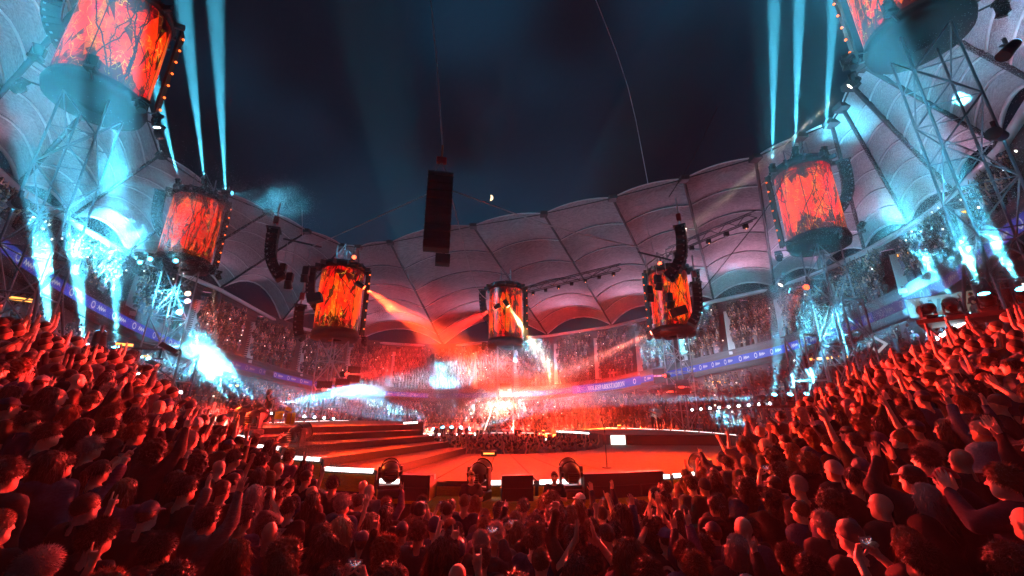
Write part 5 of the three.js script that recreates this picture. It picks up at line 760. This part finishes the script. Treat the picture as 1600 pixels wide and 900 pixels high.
{
  const up = [], lo = [], pit = [], far = [];
  for (let j = 0; j < 22; j++) for (let az = -64; az < 64;) { const p = upper(az, (j + 0.5) / 22), d = Math.hypot(p[0], p[2]); az += R(0.5, 0.72) / (d * DEG); if (Math.abs(((az + 62 + 2.85) % 5.7) - 2.85) < 0.75 / (d * DEG) || rnd() < 0.06) continue; const q = upper(az, (j + 0.1) / 22); up.push([p[0], q[1] - 0.15, p[2], Math.atan2(-p[0], -27 - p[2])]); }
  for (let j = 0; j < 12; j++) for (let az = -64; az < 64;) { const p = lower(az, (j + 0.5) / 12), d = Math.hypot(p[0], p[2]); az += R(0.5, 0.75) / (d * DEG); if (rnd() < 0.1) continue; lo.push([p[0], lower(az, (j + 0.1) / 12)[1] - 0.1, p[2], Math.atan2(-p[0], -27 - p[2])]); }
  for (let i = 0; i < 420; i++) { const r = 6.1 * Math.sqrt(rnd()), a = rnd() * 7; pit.push([SX + r * Math.sin(a), 0, SZ + r * Math.cos(a), R(-3, 3)]); }
  for (let i = 0; i < 5200; i++) { const r = R(17.2, 45), a = R(55, 305) * DEG, x = SX + r * Math.sin(a), z = SZ + r * Math.cos(a), az = Math.atan2(x, -z) / DEG, d = Math.hypot(x, z); if (Math.abs(az) > 62 || d > station(az, 2) * 0.71 || z > -22 ) continue; far.push([x, groundY(x, z), z, toStage(x, z)]); }
  const side = restPlaces.map((p) => [p.x, p.y, p.z, toStage(p.x, p.z)]);
  crowd('standing_crowd', 'mass of standing fans farther off on both slopes beside the stage', side, () => R(0.6, 1.5));
  const contrast = () => (rnd() < 0.3 ? R(1.1, 2.2) : R(0.15, 0.7));
  crowd('upper_stand_crowd', 'rows of tiny spectators filling the upper stand', up, contrast);
  crowd('lower_stand_crowd', 'dim rows of spectators in the lower stand', lo, contrast);
  crowd('pit_crowd', 'packed crowd inside the ring of the stage', pit, () => R(0.6, 1.6));
  crowd('far_floor_crowd', 'distant standing crowd on the floor beyond the stage', far, () => R(0.6, 1.6));
}

{ // pinpoint phone lights among the spectators
  const g = [], at = (p) => { const b = box(0.12, 0.12, 0.03); b.translate(p[0], p[1], p[2]); g.push(b); };
  for (let i = 0; i < 150; i++) { const az = R(-60, 60), p = rnd() < 0.7 ? upper(az, rnd()) : lower(az, rnd()), k = 0.988; at([p[0] * k, p[1] + 1.5, p[2] * k]); }
  tag(mesh('phone_lights', join(g), glow(1, 0.93, 0.8, 3)), 'scattered pinpoint phone lights among the far spectators', 'phone lights', null, 'stuff');
}
// ---------- smoke: billows of fine grey flecks that catch the lamps ----------
const smokeMat = mat(0.12, 0.12, 0.12, 1);
const whiteSmoke = mat(0.75, 0.75, 0.75, 1);
function smoke(label, lobes, many = 1, size = 0.016, m0 = smokeMat) { // lobes: [x, y, z, radius, how many flecks]
  const P = [], v = V(0, 0, 0), e1 = V(0, 0, 0), e2 = V(0, 0, 0), g = () => { let s = 0; for (let i = 0; i < 4; i++) s += rnd(); return (s - 2) * 1.0; };
  for (const [x, y, z, r, m, sq = 1] of lobes) { const n = m * many; for (let i = 0, tries = 0; i < n && tries < n * 12; tries++) {
    const q = [g() * r, g() * r * sq, g() * r], d = fbm((x + q[0]) * 1.5 / Math.sqrt(r) + 11, (y + q[1]) * 1.5 / Math.sqrt(r), (z + q[2]) * 1.5 / Math.sqrt(r), 3);
    if (rnd() > clamp((d - 0.38) * 5, 0, 1)) continue; i++;
    e1.set(R(-1, 1), R(-1, 1), R(-1, 1)).normalize().multiplyScalar(size); e2.set(R(-1, 1), R(-1, 1), R(-1, 1)).normalize().multiplyScalar(size);
    v.set(x + q[0], y + q[1], z + q[2]); P.push(v.x, v.y, v.z, v.x + e1.x, v.y + e1.y, v.z + e1.z, v.x + e2.x, v.y + e2.y, v.z + e2.z);
  } }
  const b = new THREE.BufferGeometry(); b.setAttribute('position', new THREE.Float32BufferAttribute(P, 3)); b.computeVertexNormals();
  tag(mesh('smoke', b, m0), label, 'smoke', null, 'stuff');
}
smoke('white hot smoke in the three beams above the left crowd', [[-17.2, 8.9, -13.7, 0.8, 7000, 1.8], [-16.9, 9.4, -14.0, 0.7, 7000, 1.8], [-16.4, 8.6, -14.6, 0.7, 7000, 2.2], [-16.6, 13.0, -14.0, 1.6, 9000]]);
smoke('cyan smoke billow over the left scaffold', [[-20.6, 7.0, -26.2, 1.5, 12000], [-19.2, 6.2, -25.8, 1.1, 9000], [-22.2, 7.9, -26.6, 1.9, 12000]], 2.5);
smoke('bright smoke billow right of the guitarist', [[-11.3, 5.0, -28.2, 1.3, 12000], [-10.3, 5.6, -28.8, 1.5, 9000], [-12.6, 4.6, -27.0, 0.9, 5000]]);
smoke('white smoke plumes over the far stage beams', [[-5.5, 4.4, -33.6, 0.9, 9000, 1.7], [-4.7, 4.3, -33.8, 0.8, 9000, 1.6], [-3.2, 4.4, -33.9, 0.9, 9000, 1.6], [-5.2, 6.8, -32.6, 1.5, 6000]], 6);
smoke('greenish smoke billow before the right tower mast', [[17.2, 8.0, -21.8, 1.3, 12000], [18.2, 8.6, -21.2, 1.1, 8000]], 2.5);
smoke('bright smoke in the beams beside the right lattice tower', [[14.9, 8.2, -12.0, 0.6, 7000, 1.8], [15.0, 8.0, -11.6, 0.5, 6000, 1.8], [16.8, 9.2, -14.5, 0.9, 9000, 1], [18.4, 11.8, -16.8, 1.7, 20000]], 2);
smoke('amber lit smoke streaming from the farthest drum', [[0.8, 12.2, -40.4, 0.6, 6000], [2.2, 10, -40.4, 0.9, 8000], [3.8, 7.8, -40.5, 1.1, 8000]], 2);
smoke('red lit smoke streaming from the left far drum', [[-11.6, 11.8, -34.3, 0.9, 9000], [-9.6, 9.8, -36, 1.3, 12000], [-7.6, 7.8, -37.8, 1.6, 12000]], 2);
smoke('drifting blue smoke under the left roof', [[-22.0, 13.0, -21.5, 2.6, 14000, 0.8], [-20, 12.6, -18, 2.0, 9000], [-25, 13.6, -27, 2.0, 9000]]);
smoke('red smoke rolling off the stage front at the steps', [[-6.0, 1.3, -13.0, 0.75, 9000, 0.8], [-6.6, 2.0, -13.4, 0.8, 7000], [-5.4, 0.6, -12.6, 0.6, 5000]], 2);
smoke('red smoke drifting over the far side of the stage', [[-9, 7.2, -37, 3.0, 14000, 0.6], [-3, 7.0, -38, 3.0, 12000, 0.6], [4, 6.2, -39, 3.0, 10000, 0.6]], 1.5);
// wide drifting banks
smoke('wide bank of cyan smoke round the near left tower', [[-20.5, 12.5, -18.5, 3.2, 26000, 1], [-23.5, 15.5, -23.5, 2.8, 18000, 0.8], [-24.5, 20.5, -30, 2.4, 14000, 0.7], [-15.5, 12.5, -19.5, 1.8, 7000, 1]], 1.6, 0.022, whiteSmoke);
smoke('wide bank of cyan smoke round the near right tower', [[20, 13.5, -17.5, 2.8, 22000, 1], [23.5, 20.5, -13.5, 2.4, 14000, 0.8], [18.5, 9.5, -22.5, 2.2, 14000, 1], [24.5, 16, -20, 2.4, 10000, 0.8]], 1.6, 0.022, whiteSmoke);
smoke('bank of red smoke hanging over the far stage rim', [[-1, 6, -45, 3.4, 26000, 0.6], [7, 6, -44, 3.2, 22000, 0.6], [-9, 6.4, -44, 3.2, 22000, 0.6], [-2, 3.6, -39, 2.4, 8000, 0.4]], 1.2, 0.026, whiteSmoke);
smoke('drifting smoke right of the left tower drum', [[-21.5, 22, -33, 2.0, 16000, 0.8], [-24, 20.5, -31.5, 1.5, 8000, 0.8]], 1.4, 0.022, whiteSmoke);
smoke('drifting smoke left of the right tower drum', [[17.5, 14, -30.5, 2.2, 14000, 0.9], [19.5, 11, -28, 1.8, 9000, 0.9]], 1.2, 0.022, whiteSmoke);
// things that look alike are told apart by their place, counted from the left
{
  const by = {}, nth = ['first', 'second', 'third', 'fourth', 'fifth', 'sixth', 'seventh', 'eighth', 'ninth', 'tenth', 'eleventh', 'twelfth', 'thirteenth', 'fourteenth', 'fifteenth', 'sixteenth'];
  for (const o of scene.children) if (o.userData.label) (by[o.userData.label] ??= []).push(o);
  for (const [l, list] of Object.entries(by)) if (list.length > 1 && list.length <= nth.length) {
    const short = l.split(' ').length > 11 ? l.replace(/^person with /, '') : l;
    list.map((o) => [Math.atan2(o.position.x, -o.position.z), o]).sort((a, b) => a[0] - b[0]).forEach(([, o], i) => { const t = `${short}, ${list.length === 2 ? ['left one', 'right one'][i] : nth[i] + ' from left'}`; o.userData.label = t.split(' ').length <= 16 ? t : l; });
  }
}
scene.traverse((o) => { if (o.isMesh) o.castShadow = o.receiveShadow = true; });
renderer.render(scene, camera);
